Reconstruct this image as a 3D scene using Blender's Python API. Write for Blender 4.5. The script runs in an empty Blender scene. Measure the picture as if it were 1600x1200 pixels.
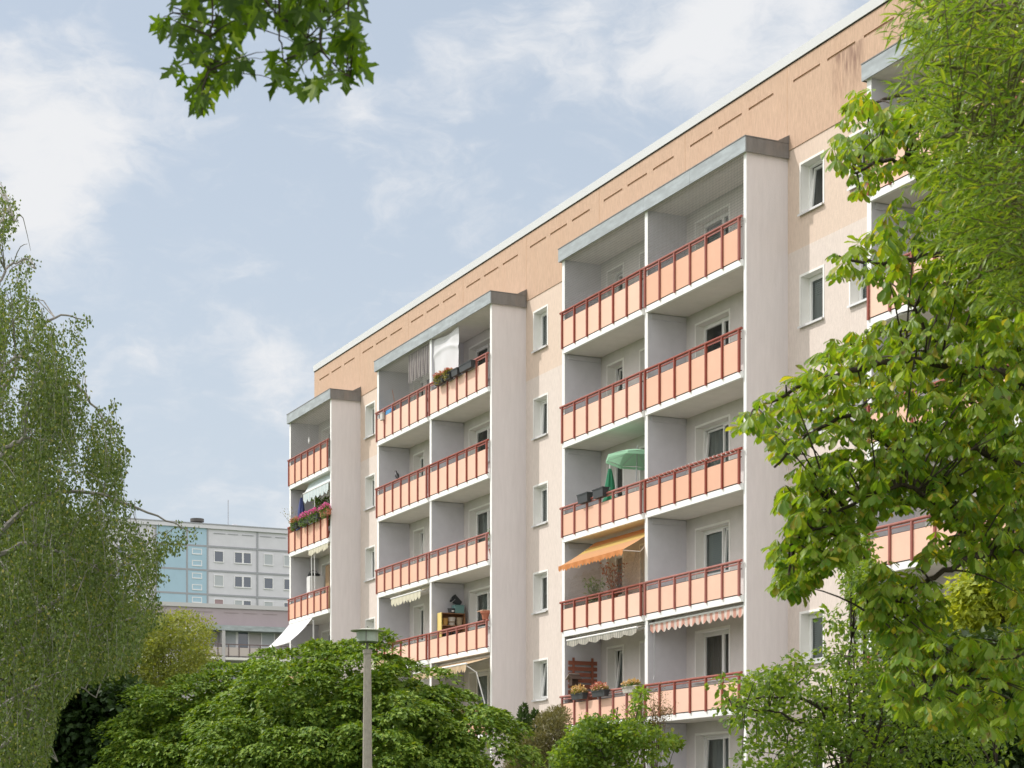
import bpy, math, random
import numpy as np
from mathutils import Vector, Matrix
R = math.radians
rng = np.random.default_rng(7)
random.seed(7)
scene = bpy.context.scene
col = scene.collection
EYE = 1.6                      # camera height above the ground
F, CX, HY = 3000.0, 800.0, 1292.0   # focal length, principal column and horizon row measured on the photograph

# ------------------------------------------------------------------ camera
cd = bpy.data.cameras.new('camera'); cam = bpy.data.objects.new('camera', cd); col.objects.link(cam)
cam.location = (0, 0, EYE); cam.rotation_euler = (R(90), 0, 0)
cd.sensor_width = 36; cd.lens = 36 * F / 1600; cd.shift_y = (HY - 600) / 1600
cd.clip_start = 0.1; cd.clip_end = 4000
cd.dof.use_dof = True; cd.dof.focus_distance = 50; cd.dof.aperture_fstop = 6.3
scene.camera = cam

# ------------------------------------------------------------------ light
SUNV = Vector((-0.973 * math.cos(R(49)), 0.2315 * math.cos(R(49)), math.sin(R(49))))   # towards the sun
sl = bpy.data.lights.new('sun', 'SUN'); so = bpy.data.objects.new('sun', sl); col.objects.link(so)
sl.energy = 3.0; sl.angle = R(0.6); sl.color = (1.0, 0.955, 0.89)
so.rotation_euler = SUNV.to_track_quat('Z', 'Y').to_euler(); so.location = (-40, 10, 60)
world = bpy.data.worlds.new('World'); scene.world = world; world.use_nodes = True
wn, wl = world.node_tree.nodes, world.node_tree.links
wn.clear()
def wnode(t, **k):
    n = wn.new(t)
    for a, v in k.items(): setattr(n, a, v)
    return n
wout = wnode('ShaderNodeOutputWorld'); wbg = wnode('ShaderNodeBackground')
sky = wnode('ShaderNodeTexSky', sky_type='NISHITA', sun_disc=False)
sky.sun_elevation = R(49); sky.sun_rotation = math.atan2(SUNV.x, SUNV.y); sky.air_density = 1.0; sky.dust_density = 2.2; sky.ozone_density = 1.0
SKYK = 0.13
wbg.inputs['Strength'].default_value = SKYK
wtc = wnode('ShaderNodeTexCoord')
wmap = wnode('ShaderNodeMapping'); wmap.inputs['Scale'].default_value = (1, 1, 1.9)
wl.new(wtc.outputs['Generated'], wmap.inputs['Vector'])
def wnoise(scale, detail, rough, off):
    m = wnode('ShaderNodeMapping'); m.inputs['Location'].default_value = off
    wl.new(wmap.outputs['Vector'], m.inputs['Vector'])
    n = wnode('ShaderNodeTexNoise'); n.inputs['Scale'].default_value = scale; n.inputs['Detail'].default_value = detail; n.inputs['Roughness'].default_value = rough
    wl.new(m.outputs['Vector'], n.inputs['Vector']); return n.outputs['Fac']
def wmath(op, a, b, clamp=False):
    n = wnode('ShaderNodeMath', operation=op, use_clamp=clamp)
    for i, v in enumerate((a, b)):
        if isinstance(v, (int, float)): n.inputs[i].default_value = v
        else: wl.new(v, n.inputs[i])
    return n.outputs[0]
def wdir(px, py):
    return Vector(((px - CX) / F, 1, (HY - py) / F)).normalized()
def wcap(d, r0, r1):            # 1 inside a cone of radius r0 (degrees) round a direction, 0 beyond r1
    n = wnode('ShaderNodeVectorMath', operation='DOT_PRODUCT'); n.inputs[1].default_value = d
    nn = wnode('ShaderNodeVectorMath', operation='NORMALIZE'); wl.new(wtc.outputs['Generated'], nn.inputs[0])
    wl.new(nn.outputs['Vector'], n.inputs[0])
    m = wnode('ShaderNodeMapRange', interpolation_type='SMOOTHSTEP')
    m.inputs['From Min'].default_value = math.cos(R(r1)); m.inputs['From Max'].default_value = math.cos(R(r0))
    wl.new(n.outputs['Value'], m.inputs['Value']); return m.outputs['Result']
wd = wnode('ShaderNodeTexNoise'); wd.inputs['Scale'].default_value = 14; wd.inputs['Detail'].default_value = 4; wl.new(wmap.outputs['Vector'], wd.inputs['Vector'])
wv = wnode('ShaderNodeVectorMath', operation='MULTIPLY_ADD'); wv.inputs[1].default_value = (.09, .09, .09); wl.new(wd.outputs['Color'], wv.inputs[0]); wl.new(wmap.outputs['Vector'], wv.inputs[2])
def wnoise2(scale, detail, rough, off):
    m = wnode('ShaderNodeMapping'); m.inputs['Location'].default_value = off; wl.new(wv.outputs[0], m.inputs['Vector'])
    n = wnode('ShaderNodeTexNoise'); n.inputs['Scale'].default_value = scale; n.inputs['Detail'].default_value = detail; n.inputs['Roughness'].default_value = rough
    wl.new(m.outputs['Vector'], n.inputs['Vector']); return n.outputs['Fac']
n1 = wmath('ADD', wmath('MULTIPLY', wnoise2(11, 9, 0.62, (3.1, 0.4, 1.7)), .62), wmath('MULTIPLY', wnoise2(34, 8, 0.6, (1.1, 2.4, .7)), .38)); n2 = wnoise(2.4, 5, 0.55, (0.2, 5.0, 2.0))
banks = None                    # the cloud banks seen over the roofs
for px, py, r0, r1, w in ((60, 150, 0.2, 3.4, .18), (110, 270, 0.1, 2.8, .14), (20, 230, .2, 2.6, .12), (1010, 20, 0.3, 3.6, .25), (1190, 90, .2, 3.2, .26), (740, 75, .2, 2.2, .20), (860, 60, .2, 2.0, .10),
                          (450, 610, .1, 1.8, .15), (330, 480, .2, 3.4, .10), (60, 400, .2, 2.8, .18), (1330, 10, .2, 2.6, .2), (520, 190, .1, 1.9, .1), (60, 330, .1, 2, .1)):
    c = wmath('MULTIPLY', wcap(wdir(px, py), r0, r1), w)
    banks = c if banks is None else wmath('ADD', banks, c)
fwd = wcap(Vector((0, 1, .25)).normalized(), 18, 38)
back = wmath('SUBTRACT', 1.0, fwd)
general = wmath('MULTIPLY', wmath('ADD', n2, 0.12), back)      # added cloud cover outside the view, there to fill the shade
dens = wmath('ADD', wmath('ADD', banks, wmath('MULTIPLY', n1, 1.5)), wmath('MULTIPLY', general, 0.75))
cr = wnode('ShaderNodeMapRange', interpolation_type='SMOOTHSTEP'); cr.inputs['From Min'].default_value = 0.72; cr.inputs['From Max'].default_value = 1.22
wl.new(dens, cr.inputs['Value'])
mix = wnode('ShaderNodeMix', data_type='RGBA')
wl.new(cr.outputs['Result'], mix.inputs['Factor'])
hz = wnode('ShaderNodeMix', data_type='RGBA')
wsep = wnode('ShaderNodeSeparateXYZ'); wl.new(wtc.outputs['Generated'], wsep.inputs[0])
wel = wnode('ShaderNodeMapRange', interpolation_type='SMOOTHSTEP'); wel.inputs['From Min'].default_value = 0.0; wel.inputs['From Max'].default_value = 0.42; wel.inputs['To Min'].default_value = 0.96; wel.inputs['To Max'].default_value = 0.66
wl.new(wsep.outputs[2], wel.inputs['Value']); wl.new(wel.outputs['Result'], hz.inputs['Factor'])
wl.new(sky.outputs['Color'], hz.inputs[6]); hz.inputs[7].default_value = (0.595 / SKYK, 0.665 / SKYK, 0.74 / SKYK, 1)   # summer haze
wl.new(hz.outputs[2], mix.inputs[6])
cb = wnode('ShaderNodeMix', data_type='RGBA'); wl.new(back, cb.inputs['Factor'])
cb.inputs[6].default_value = (0.80 / SKYK, 0.81 / SKYK, 0.83 / SKYK, 1); cb.inputs[7].default_value = (1.45 / SKYK, 1.42 / SKYK, 1.40 / SKYK, 1)   # unseen clouds behind made brighter, added to lift the shaded walls
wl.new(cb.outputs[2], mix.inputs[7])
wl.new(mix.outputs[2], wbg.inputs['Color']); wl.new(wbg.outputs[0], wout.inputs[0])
scene.view_settings.view_transform = 'Standard'; scene.view_settings.look = 'None'
scene.view_settings.exposure = 0.1; scene.view_settings.gamma = 1.0
scene.render.film_transparent = False
scene.cycles.max_bounces = 6; scene.cycles.transparent_max_bounces = 12

# ------------------------------------------------------------------ helpers: materials
MATS = {}
def mat(name, base, rough=0.7, var=0.0, vscale=8.0, stretch=(1, 1, 1), bump=0.0, bscale=120.0, metal=0.0, spec=0.4, dark=None, dscale=2.0, damt=0.0):
    """Principled paint with soft tonal variation (var), blotchy weathering towards 'dark' (damt) and a grain bump."""
    if name in MATS: return MATS[name]
    m = bpy.data.materials.new(name); m.use_nodes = True
    nt = m.node_tree; N, L = nt.nodes, nt.links; p = N['Principled BSDF']
    p.inputs['Roughness'].default_value = rough; p.inputs['Metallic'].default_value = metal; p.inputs['Specular IOR Level'].default_value = spec
    p.inputs['Base Color'].default_value = (*base, 1)
    if var or bump or damt:
        tc = N.new('ShaderNodeTexCoord'); mp = N.new('ShaderNodeMapping'); mp.inputs['Scale'].default_value = stretch
        L.new(tc.outputs['Object'], mp.inputs['Vector'])
    cur = None
    if var:
        nz = N.new('ShaderNodeTexNoise'); nz.inputs['Scale'].default_value = vscale; nz.inputs['Detail'].default_value = 6; nz.inputs['Roughness'].default_value = .65
        L.new(mp.outputs['Vector'], nz.inputs['Vector'])
        rp = N.new('ShaderNodeValToRGB'); rp.color_ramp.elements[0].position = .3; rp.color_ramp.elements[1].position = .7
        rp.color_ramp.elements[0].color = (*[c * (1 - var) for c in base], 1); rp.color_ramp.elements[1].color = (*[min(1, c * (1 + var * .8)) for c in base], 1)
        L.new(nz.outputs['Fac'], rp.inputs['Fac']); cur = rp.outputs['Color']
    if damt:
        nz = N.new('ShaderNodeTexNoise'); nz.inputs['Scale'].default_value = dscale; nz.inputs['Detail'].default_value = 8; nz.inputs['Roughness'].default_value = .7
        L.new(mp.outputs['Vector'], nz.inputs['Vector'])
        mr = N.new('ShaderNodeMapRange'); mr.inputs['From Min'].default_value = .5; mr.inputs['From Max'].default_value = .8; mr.inputs['To Max'].default_value = damt
        L.new(nz.outputs['Fac'], mr.inputs['Value'])
        mx = N.new('ShaderNodeMix'); mx.data_type = 'RGBA'; L.new(mr.outputs['Result'], mx.inputs['Factor'])
        if cur: L.new(cur, mx.inputs[6])
        else: mx.inputs[6].default_value = (*base, 1)
        mx.inputs[7].default_value = (*(dark or [c * .5 for c in base]), 1); cur = mx.outputs[2]
    if cur: L.new(cur, p.inputs['Base Color'])
    if bump:
        bn = N.new('ShaderNodeTexNoise'); bn.inputs['Scale'].default_value = bscale; bn.inputs['Detail'].default_value = 3
        L.new(mp.outputs['Vector'], bn.inputs['Vector'])
        b = N.new('ShaderNodeBump'); b.inputs['Strength'].default_value = bump; b.inputs['Distance'].default_value = .02
        L.new(bn.outputs['Fac'], b.inputs['Height']); L.new(b.outputs['Normal'], p.inputs['Normal'])
    MATS[name] = m; return m

def leafmat(name, c0, c1, c2=None, trans=0.38, tcol=None, rough=0.5, spec=0.35, blotch=None, bscale=30):
    """Leaf: colour differs leaf by leaf between c0 and c1 (a few c2); part of the light passes through."""
    m = bpy.data.materials.new(name); m.use_nodes = True
    nt = m.node_tree; N, L = nt.nodes, nt.links; p = N['Principled BSDF']
    g = N.new('ShaderNodeNewGeometry'); rp = N.new('ShaderNodeValToRGB'); cr = rp.color_ramp
    cr.elements[0].position = 0; cr.elements[0].color = (*c0, 1)
    cr.elements[1].position = .93 if c2 else 1; cr.elements[1].color = (*c1, 1)
    if c2:
        e = cr.elements.new(.985); e.color = (*c2, 1)
    L.new(g.outputs['Random Per Island'], rp.inputs['Fac'])
    L.new(rp.outputs['Color'], p.inputs['Base Color'])
    p.inputs['Roughness'].default_value = rough; p.inputs['Specular IOR Level'].default_value = spec
    class rp_: outputs = {'Color': rp.outputs['Color']}
    if blotch:                             # browned or yellowed patches across leaves
        tc = N.new('ShaderNodeTexCoord'); nz = N.new('ShaderNodeTexNoise'); nz.inputs['Scale'].default_value = bscale; nz.inputs['Detail'].default_value = 5; L.new(tc.outputs['Object'], nz.inputs['Vector'])
        mr = N.new('ShaderNodeMapRange'); mr.inputs['From Min'].default_value = .56; mr.inputs['From Max'].default_value = .70; L.new(nz.outputs['Fac'], mr.inputs['Value'])
        bm = N.new('ShaderNodeMix'); bm.data_type = 'RGBA'; L.new(mr.outputs[0], bm.inputs['Factor']); L.new(rp.outputs['Color'], bm.inputs[6]); bm.inputs[7].default_value = (*blotch, 1)
        L.new(bm.outputs[2], p.inputs['Base Color']); rp_.outputs = {'Color': bm.outputs[2]}
    rp = rp_
    t = N.new('ShaderNodeBsdfTranslucent')
    h = N.new('ShaderNodeMix'); h.data_type = 'RGBA'; h.blend_type = 'MULTIPLY'; h.inputs['Factor'].default_value = 1
    L.new(rp.outputs['Color'], h.inputs[6]); h.inputs[7].default_value = (*(tcol or (2.6, 2.3, .9)), 1)
    h.clamp_result = True
    L.new(h.outputs[2], t.inputs['Color'])
    mx = N.new('ShaderNodeMixShader'); mx.inputs['Fac'].default_value = trans
    L.new(p.outputs[0], mx.inputs[1]); L.new(t.outputs[0], mx.inputs[2])
    L.new(mx.outputs[0], N['Material Output'].inputs['Surface']); return m

def glassmat():
    m = bpy.data.materials.new('window_glass'); m.use_nodes = True
    N, L = m.node_tree.nodes, m.node_tree.links; N.remove(N['Principled BSDF'])
    gl = N.new('ShaderNodeBsdfGlossy'); gl.inputs['Roughness'].default_value = .02; gl.inputs['Color'].default_value = (.9, .95, .95, 1)
    tr = N.new('ShaderNodeBsdfTransparent'); tr.inputs['Color'].default_value = (.78, .84, .82, 1)
    fr = N.new('ShaderNodeFresnel'); fr.inputs['IOR'].default_value = 1.75
    mx = N.new('ShaderNodeMixShader'); L.new(fr.outputs[0], mx.inputs['Fac']); L.new(tr.outputs[0], mx.inputs[1]); L.new(gl.outputs[0], mx.inputs[2])
    L.new(mx.outputs[0], N['Material Output'].inputs['Surface']); return m

def stripemat(name, cols, period, axis=0, rough=.75, trans=.25):
    """Awning cloth woven in stripes along one local axis, letting some light through."""
    m = bpy.data.materials.new(name); m.use_nodes = True
    N, L = m.node_tree.nodes, m.node_tree.links; p = N['Principled BSDF']; p.inputs['Roughness'].default_value = rough; p.inputs['Specular IOR Level'].default_value = .1
    tc = N.new('ShaderNodeTexCoord'); sp = N.new('ShaderNodeSeparateXYZ'); L.new(tc.outputs['Object'], sp.inputs[0])
    d = N.new('ShaderNodeMath'); d.operation = 'DIVIDE'; L.new(sp.outputs[axis], d.inputs[0]); d.inputs[1].default_value = period
    fr = N.new('ShaderNodeMath'); fr.operation = 'FRACT'; L.new(d.outputs[0], fr.inputs[0])
    rp = N.new('ShaderNodeValToRGB'); rp.color_ramp.interpolation = 'CONSTANT'
    e = rp.color_ramp.elements; e[0].position = 0; e[0].color = (*cols[0], 1); e[1].position = 1 / len(cols); e[1].color = (*cols[1], 1)
    for i in range(2, len(cols)):
        x = e.new(i / len(cols)); x.color = (*cols[i], 1)
    L.new(fr.outputs[0], rp.inputs['Fac']); L.new(rp.outputs['Color'], p.inputs['Base Color'])
    t = N.new('ShaderNodeBsdfTranslucent'); L.new(rp.outputs['Color'], t.inputs['Color'])
    mx = N.new('ShaderNodeMixShader'); mx.inputs['Fac'].default_value = trans; L.new(p.outputs[0], mx.inputs[1]); L.new(t.outputs[0], mx.inputs[2])
    L.new(mx.outputs[0], N['Material Output'].inputs['Surface']); return m

def clothmat(name, base, trans=.3):
    return stripemat(name, [base, base], 1.0, trans=trans)

# ------------------------------------------------------------------ helpers: meshes
class MB:
    def __init__(s): s.v = []; s.f = []
    def poly(s, pts):
        b = len(s.v); s.v += [tuple(p) for p in pts]; s.f.append(list(range(b, b + len(pts)))); return s
    def box(s, x0, x1, y0, y1, z0, z1):
        b = len(s.v)
        s.v += [(x0, y0, z0), (x1, y0, z0), (x1, y1, z0), (x0, y1, z0), (x0, y0, z1), (x1, y0, z1), (x1, y1, z1), (x0, y1, z1)]
        s.f += [[b + i for i in q] for q in ((0, 3, 2, 1), (4, 5, 6, 7), (0, 1, 5, 4), (1, 2, 6, 5), (2, 3, 7, 6), (3, 0, 4, 7))]; return s
    def obox(s, c, ax, ay, az):          # box from centre and three half-axis vectors
        c, ax, ay, az = map(Vector, (c, ax, ay, az)); b = len(s.v)
        for k in (-1, 1):
            for i, j in ((-1, -1), (1, -1), (1, 1), (-1, 1)): s.v.append(tuple(c + ax * i + ay * j + az * k))
        s.f += [[b + i for i in q] for q in ((0, 3, 2, 1), (4, 5, 6, 7), (0, 1, 5, 4), (1, 2, 6, 5), (2, 3, 7, 6), (3, 0, 4, 7))]; return s
    def tube(s, pts, rad, n=8, cap=True):
        pts = [Vector(p) for p in pts]
        if not hasattr(rad, '__len__'): rad = [rad] * len(pts)
        b = len(s.v); up = None
        for i, p in enumerate(pts):
            d = (pts[min(i + 1, len(pts) - 1)] - pts[max(i - 1, 0)]).normalized()
            if up is None: up = d.orthogonal().normalized()
            else: up = (up - d * up.dot(d)).normalized()
            w = d.cross(up)
            for k in range(n):
                a = 2 * math.pi * k / n; s.v.append(tuple(p + (up * math.cos(a) + w * math.sin(a)) * rad[i]))
        for i in range(len(pts) - 1):
            for k in range(n):
                s.f.append([b + i * n + k, b + i * n + (k + 1) % n, b + (i + 1) * n + (k + 1) % n, b + (i + 1) * n + k])
        if cap: s.f.append([b + k for k in range(n)][::-1]); s.f.append([b + (len(pts) - 1) * n + k for k in range(n)])
        return s
    def lathe(s, prof, n=24, c=(0, 0, 0)):
        b = len(s.v)
        for r, z in prof:
            for k in range(n):
                a = 2 * math.pi * k / n; s.v.append((c[0] + r * math.cos(a), c[1] + r * math.sin(a), c[2] + z))
        for i in range(len(prof) - 1):
            for k in range(n):
                s.f.append([b + i * n + k, b + i * n + (k + 1) % n, b + (i + 1) * n + (k + 1) % n, b + (i + 1) * n + k])
        s.f.append([b + k for k in range(n)][::-1]); s.f.append([b + (len(prof) - 1) * n + k for k in range(n)]); return s
    def grid(s, fn, nu, nv):
        b = len(s.v)
        for i in range(nu + 1):
            for j in range(nv + 1): s.v.append(tuple(fn(i / nu, j / nv)))
        for i in range(nu):
            for j in range(nv):
                s.f.append([b + i * (nv + 1) + j, b + (i + 1) * (nv + 1) + j, b + (i + 1) * (nv + 1) + j + 1, b + i * (nv + 1) + j + 1])
        return s
    def wall(s, x0, x1, z0, z1, y, holes=(), depth=0.0, back=False):     # sheet facing -y with holes and their reveals
        xs = sorted({x0, x1, *[h[0] for h in holes], *[h[1] for h in holes]}); zs = sorted({z0, z1, *[h[2] for h in holes], *[h[3] for h in holes]})
        for i in range(len(xs) - 1):
            for j in range(len(zs) - 1):
                cx, cz = (xs[i] + xs[i + 1]) / 2, (zs[j] + zs[j + 1]) / 2
                if any(h[0] < cx < h[1] and h[2] < cz < h[3] for h in holes): continue
                s.poly([(xs[i], y, zs[j]), (xs[i + 1], y, zs[j]), (xs[i + 1], y, zs[j + 1]), (xs[i], y, zs[j + 1])])
        if depth:
            for a, b_, c, d in holes:
                e = y + depth
                s.poly([(a, y, c), (a, y, d), (a, e, d), (a, e, c)]); s.poly([(b_, y, d), (b_, y, c), (b_, e, c), (b_, e, d)])
                s.poly([(a, y, d), (b_, y, d), (b_, e, d), (a, e, d)]); s.poly([(b_, y, c), (a, y, c), (a, e, c), (b_, e, c)])
                if back: s.poly([(a, e, c), (b_, e, c), (b_, e, d), (a, e, d)])
        return s
    def mesh(s, name, smooth=False):
        m = bpy.data.meshes.new(name); m.from_pydata(s.v, [], s.f)
        if smooth: m.polygons.foreach_set('use_smooth', [True] * len(m.polygons))
        m.update(); return m
    def build(s, name, material, parent=None, smooth=False, bevel=0):
        me = s.mesh(name, smooth); me.materials.append(material)
        return link(name, me, parent, bevel)
def link(name, me, parent=None, bevel=0):
    o = bpy.data.objects.new(name, me); col.objects.link(o)
    if parent: o.parent = parent
    if bevel:
        b = o.modifiers.new('bevel', 'BEVEL'); b.width = bevel; b.segments = 2; b.limit_method = 'ANGLE'
    return o
def tag(o, label=None, cat=None, group=None, kind=None):
    if label: o['label'] = label
    if cat: o['category'] = cat
    if group: o['group'] = group
    if kind: o['kind'] = kind
    return o
def empty(name, loc=(0, 0, 0), rz=0, label=None, cat=None, group=None):
    o = bpy.data.objects.new(name, None); col.objects.link(o); o.location = loc; o.rotation_euler = (0, 0, rz); o.empty_display_size = .3
    return tag(o, label, cat, group)
def copy_tree(o, parent=None):
    c = o.copy(); col.objects.link(c)
    if parent: c.parent = parent
    for ch in list(o.children): copy_tree(ch, c)
    return c

# pixel of the photograph + distance -> point in the world (used to set measured things down)
def at(px, py, Y): return Vector(((px - CX) / F * Y, Y, EYE + (HY - py) / F * Y))

# ------------------------------------------------------------------ helpers: foliage
def unit(a): return a / np.maximum(np.linalg.norm(a, axis=1, keepdims=True), 1e-9)
def cloud(name, temps, P, D, N, S, material, parent=None):
    """Thousands of leaves as one mesh: leaf k takes a template, grows from P along D, faces N, has length S."""
    n = len(P); D = unit(D); N = unit(N - D * (N * D).sum(1, keepdims=True)); Y = np.cross(N, D)
    which = rng.integers(0, len(temps), n); Vs = []; LV = []; LT = []; off = 0
    for t, (tv, tf) in enumerate(temps):
        ii = np.nonzero(which == t)[0]
        if not len(ii): continue
        tv = np.asarray(tv, float)
        V = P[ii][:, None, :] + S[ii][:, None, None] * (tv[None, :, 0:1] * D[ii][:, None, :] + tv[None, :, 1:2] * Y[ii][:, None, :] + tv[None, :, 2:3] * N[ii][:, None, :])
        Vs.append(V.reshape(-1, 3)); m = len(tv)
        flat = np.concatenate([np.asarray(f) for f in tf]); tot = np.asarray([len(f) for f in tf])
        LV.append((flat[None, :] + (off + np.arange(len(ii)) * m)[:, None]).ravel()); LT.append(np.tile(tot, len(ii))); off += len(ii) * m
    V = np.concatenate(Vs); LV = np.concatenate(LV).astype(np.int32); LT = np.concatenate(LT).astype(np.int32)
    me = bpy.data.meshes.new(name); me.vertices.add(len(V)); me.vertices.foreach_set('co', V.astype(np.float32).ravel())
    me.loops.add(len(LV)); me.loops.foreach_set('vertex_index', LV)
    me.polygons.add(len(LT)); ls = np.concatenate([[0], np.cumsum(LT)[:-1]]).astype(np.int32)
    me.polygons.foreach_set('loop_start', ls); me.polygons.foreach_set('loop_total', LT)
    me.update(calc_edges=True); me.validate(); me.materials.append(material)
    return link(name, me, parent)
def inpoly(P, poly):
    x, y = P[:, 0], P[:, 1]; r = np.zeros(len(P), bool); n = len(poly)
    for i in range(n):
        x0, y0 = poly[i]; x1, y1 = poly[(i + 1) % n]
        c = (y0 > y) != (y1 > y)
        with np.errstate(divide='ignore', invalid='ignore'): r ^= c & (x < (x1 - x0) * (y - y0) / (y1 - y0 if y1 != y0 else 1e-9) + x0)
    return r
def sample(poly, n):
    a = np.array(poly, float); lo, hi = a.min(0), a.max(0); out = np.zeros((0, 2))
    while len(out) < n:
        p = rng.uniform(lo, hi, (n * 2, 2)); out = np.concatenate([out, p[inpoly(p, poly)]])
    return out[:n]
def atn(px, Yd): return np.stack([(px[:, 0] - CX) / F * Yd, Yd, EYE + (HY - px[:, 1]) / F * Yd], 1)
def rv(n): return unit(rng.normal(size=(n, 3)))
def snoise(P, k, seed=0):        # cheap smooth pseudo-noise, -1..1
    r = np.random.default_rng(seed); s = np.zeros(len(P))
    for i in range(5):
        d = r.normal(size=3); d /= np.linalg.norm(d); s += np.sin(P @ d * k * (1 + .55 * i) + r.uniform(0, 6.3)) / (1 + .5 * i)
    return s / 2.2
UP = np.array([0, 0, 1.0])
# leaf templates (x along the leaf, y across, z normal)
def simple_leaf(w, fold=.12, curl=.12, tip=0.0):
    v = [(0, 0, 0), (.3, w * .45, fold * w), (.62, w * .42, fold * w - curl * .3), (1, 0, -curl), (.62, -w * .42, fold * w - curl * .3), (.3, -w * .45, fold * w), (.5, 0, -curl * .15)]
    return (v, [(0, 6, 2, 1), (6, 3, 2), (0, 5, 4, 6), (6, 4, 3)])
def diamond(w): return ([(0, 0, 0), (.45, w / 2, .06), (1, 0, -.05), (.45, -w / 2, .06)], [(0, 3, 2, 1)])
def obovate(w):                   # a leaflet of horse chestnut: widest past the middle, folded on the midrib, drooping
    xs = [0, .25, .5, .72, .88, 1.0]; hw = [.02, .14, .33, .5, .36, .0]; v = []
    for x, h in zip(xs, hw): v.append((x, 0, -.22 * x * x))
    for x, h in zip(xs[:-1], hw[:-1]): v.append((x, h * w, -.22 * x * x + .22 * h * w + .02))
    for x, h in zip(xs[:-1], hw[:-1]): v.append((x, -h * w, -.22 * x * x + .22 * h * w + .02))
    f = []
    for i in range(4): f += [(i, i + 1, 7 + i, 6 + i), (i, 11 + i, 12 + i, i + 1)]
    f += [(4, 5, 10), (4, 15, 5)]; return (v, f)
def maple_leaf(fold=.15, curl=.15, jag=True):
    half = [(0, 0), (-.06, .10), (-.03, .24), (-.16, .42), (.06, .36), (.13, .25), (.26, .42), (.30, .56), (.50, .66), (.44, .42), (.36, .17), (.56, .19), (.64, .30), (.74, .17), (1.02, 0)] if jag else \
           [(0, 0), (-.05, .4), (.18, .3), (.42, .56), (.46, .22), (.74, .2), (1, 0)]
    c = (.42, 0); v = []; f = []
    for sgn in (1, -1):
        b = len(v)
        for x, y in half: v.append((x, sgn * y, fold * abs(y) - curl * x * x))
        idx = list(range(b, b + len(half))); f.append(tuple(idx if sgn < 0 else idx[::-1]))
    return (v, f)
# ------------------------------------------------------------------ ground
def grassmat():
    return mat('lawn', (.07, .11, .03), .95, var=.35, vscale=3, bump=.6, bscale=60, damt=.6, dark=(.10, .10, .05), dscale=.6)
g = MB().poly([(-1500, -1500, 0), (1500, -1500, 0), (1500, 1500, 0), (-1500, 1500, 0)]).build('ground', grassmat()); tag(g, kind='structure')
TH = math.atan2(1408, 3000)
BROT = -(math.pi / 2 - TH); BLOC = (5.758, 47.13, 0)
def BW(s, y, z): return Vector((BLOC[0] + s * math.sin(TH) + y * math.cos(TH), BLOC[1] - s * math.cos(TH) + y * math.sin(TH), z))
pav = mat('paving', (.42, .40, .37), .9, var=.15, vscale=6, bump=.3)
o = MB().poly([(-50, -9.0, .004), (40, -9.0, .004), (40, -6.2, .004), (-50, -6.2, .004)]).build('pavement', pav); o.location = BLOC; o.rotation_euler = (0, 0, BROT); tag(o, kind='structure')
o = MB().poly([(-50, -1.0, .004), (40, -1.0, .004), (40, 1.15, .004), (-50, 1.15, .004)]).build('gravel_strip', mat('gravel', (.40, .38, .35), .95, var=.3, vscale=40)); o.location = BLOC; o.rotation_euler = (0, 0, BROT); tag(o, kind='structure')

# ------------------------------------------------------------------ the apartment building (local axes: x along the front, y into the house, z up)
STO = 2.755; DEP = 1.2; S0, S1 = -35.36, 22.0; DEEP = 13.0
def zb(k): return EYE + 13.83 - STO * (6 - k)          # underside of the balcony slab of storey k
ZR = EYE + 16.57                                       # underside of the loggia roofs
plaster_low = mat('plaster_pale', (.69, .605, .555), .95, var=.10, vscale=14, stretch=(1.6, 1.6, .35), bump=.55, bscale=38, damt=.26, dscale=1.1, dark=(.52, .44, .39))
plaster_top = mat('plaster_peach', (.67, .54, .45), .95, var=.10, vscale=14, stretch=(1.6, 1.6, .35), bump=.55, bscale=38, damt=.10, dscale=.5, dark=(.5, .36, .27))
pier_plaster = mat('pier_plaster', (.71, .665, .665), .95, var=.05, vscale=4, stretch=(2, 2, .25), bump=.4, bscale=45, damt=.13, dscale=.9, dark=(.58, .53, .52))
white_edge = mat('white_paint', (.84, .84, .83), .7, var=.04, vscale=3, damt=.15, dscale=4, dark=(.55, .55, .55))
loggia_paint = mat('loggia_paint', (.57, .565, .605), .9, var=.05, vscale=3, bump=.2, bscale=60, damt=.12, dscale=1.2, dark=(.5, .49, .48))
back_paint = mat('loggia_back_paint', (.64, .61, .595), .95, var=.05, vscale=4, bump=.5, bscale=45, damt=.1, dscale=1, dark=(.5, .47, .45))
soffit = mat('concrete_paint', (.72, .69, .655), .9, var=.06, vscale=2, damt=.2, dscale=1.4, dark=(.55, .52, .47))
zinc = mat('zinc_sheet', (.33, .365, .385), .55, var=.2, vscale=2.2, stretch=(.8, 1, 3), metal=.1, damt=.45, dscale=2.2, dark=(.46, .52, .56))
zinc_dark = mat('zinc_sheet_dark', (.20, .195, .19), .6, var=.18, vscale=3, stretch=(2, 2, .6), metal=.25, damt=.55, dscale=1.3, dark=(.29, .235, .19))  # darker zinc for the sides and roofing, with brown stain blotches
white_sheet = mat('white_flashing', (.57, .585, .595), .45, var=.03, vscale=1)
black = mat('shadow_line_black', (.02, .02, .02), .9)
red_paint = mat('red_brown_paint', (.30, .078, .055), .5, var=.12, vscale=5, damt=.25, dscale=6, dark=(.42, .17, .14))
panel_paint = mat('apricot_panel', (.80, .485, .355), .65, var=.04, vscale=2, damt=.10, dscale=5, dark=(.62, .40, .28))
pvc = mat('white_window_frame', (.82, .82, .81), .4)
trim_paint = mat('white_reveal_paint', (.82, .81, .78), .8, var=.03, vscale=3)
sill_metal = mat('sill_metal', (.70, .71, .72), .4, metal=.3)
glass = glassmat()
curtain_white = clothmat('net_curtain', (.62, .62, .60), .4)
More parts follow.
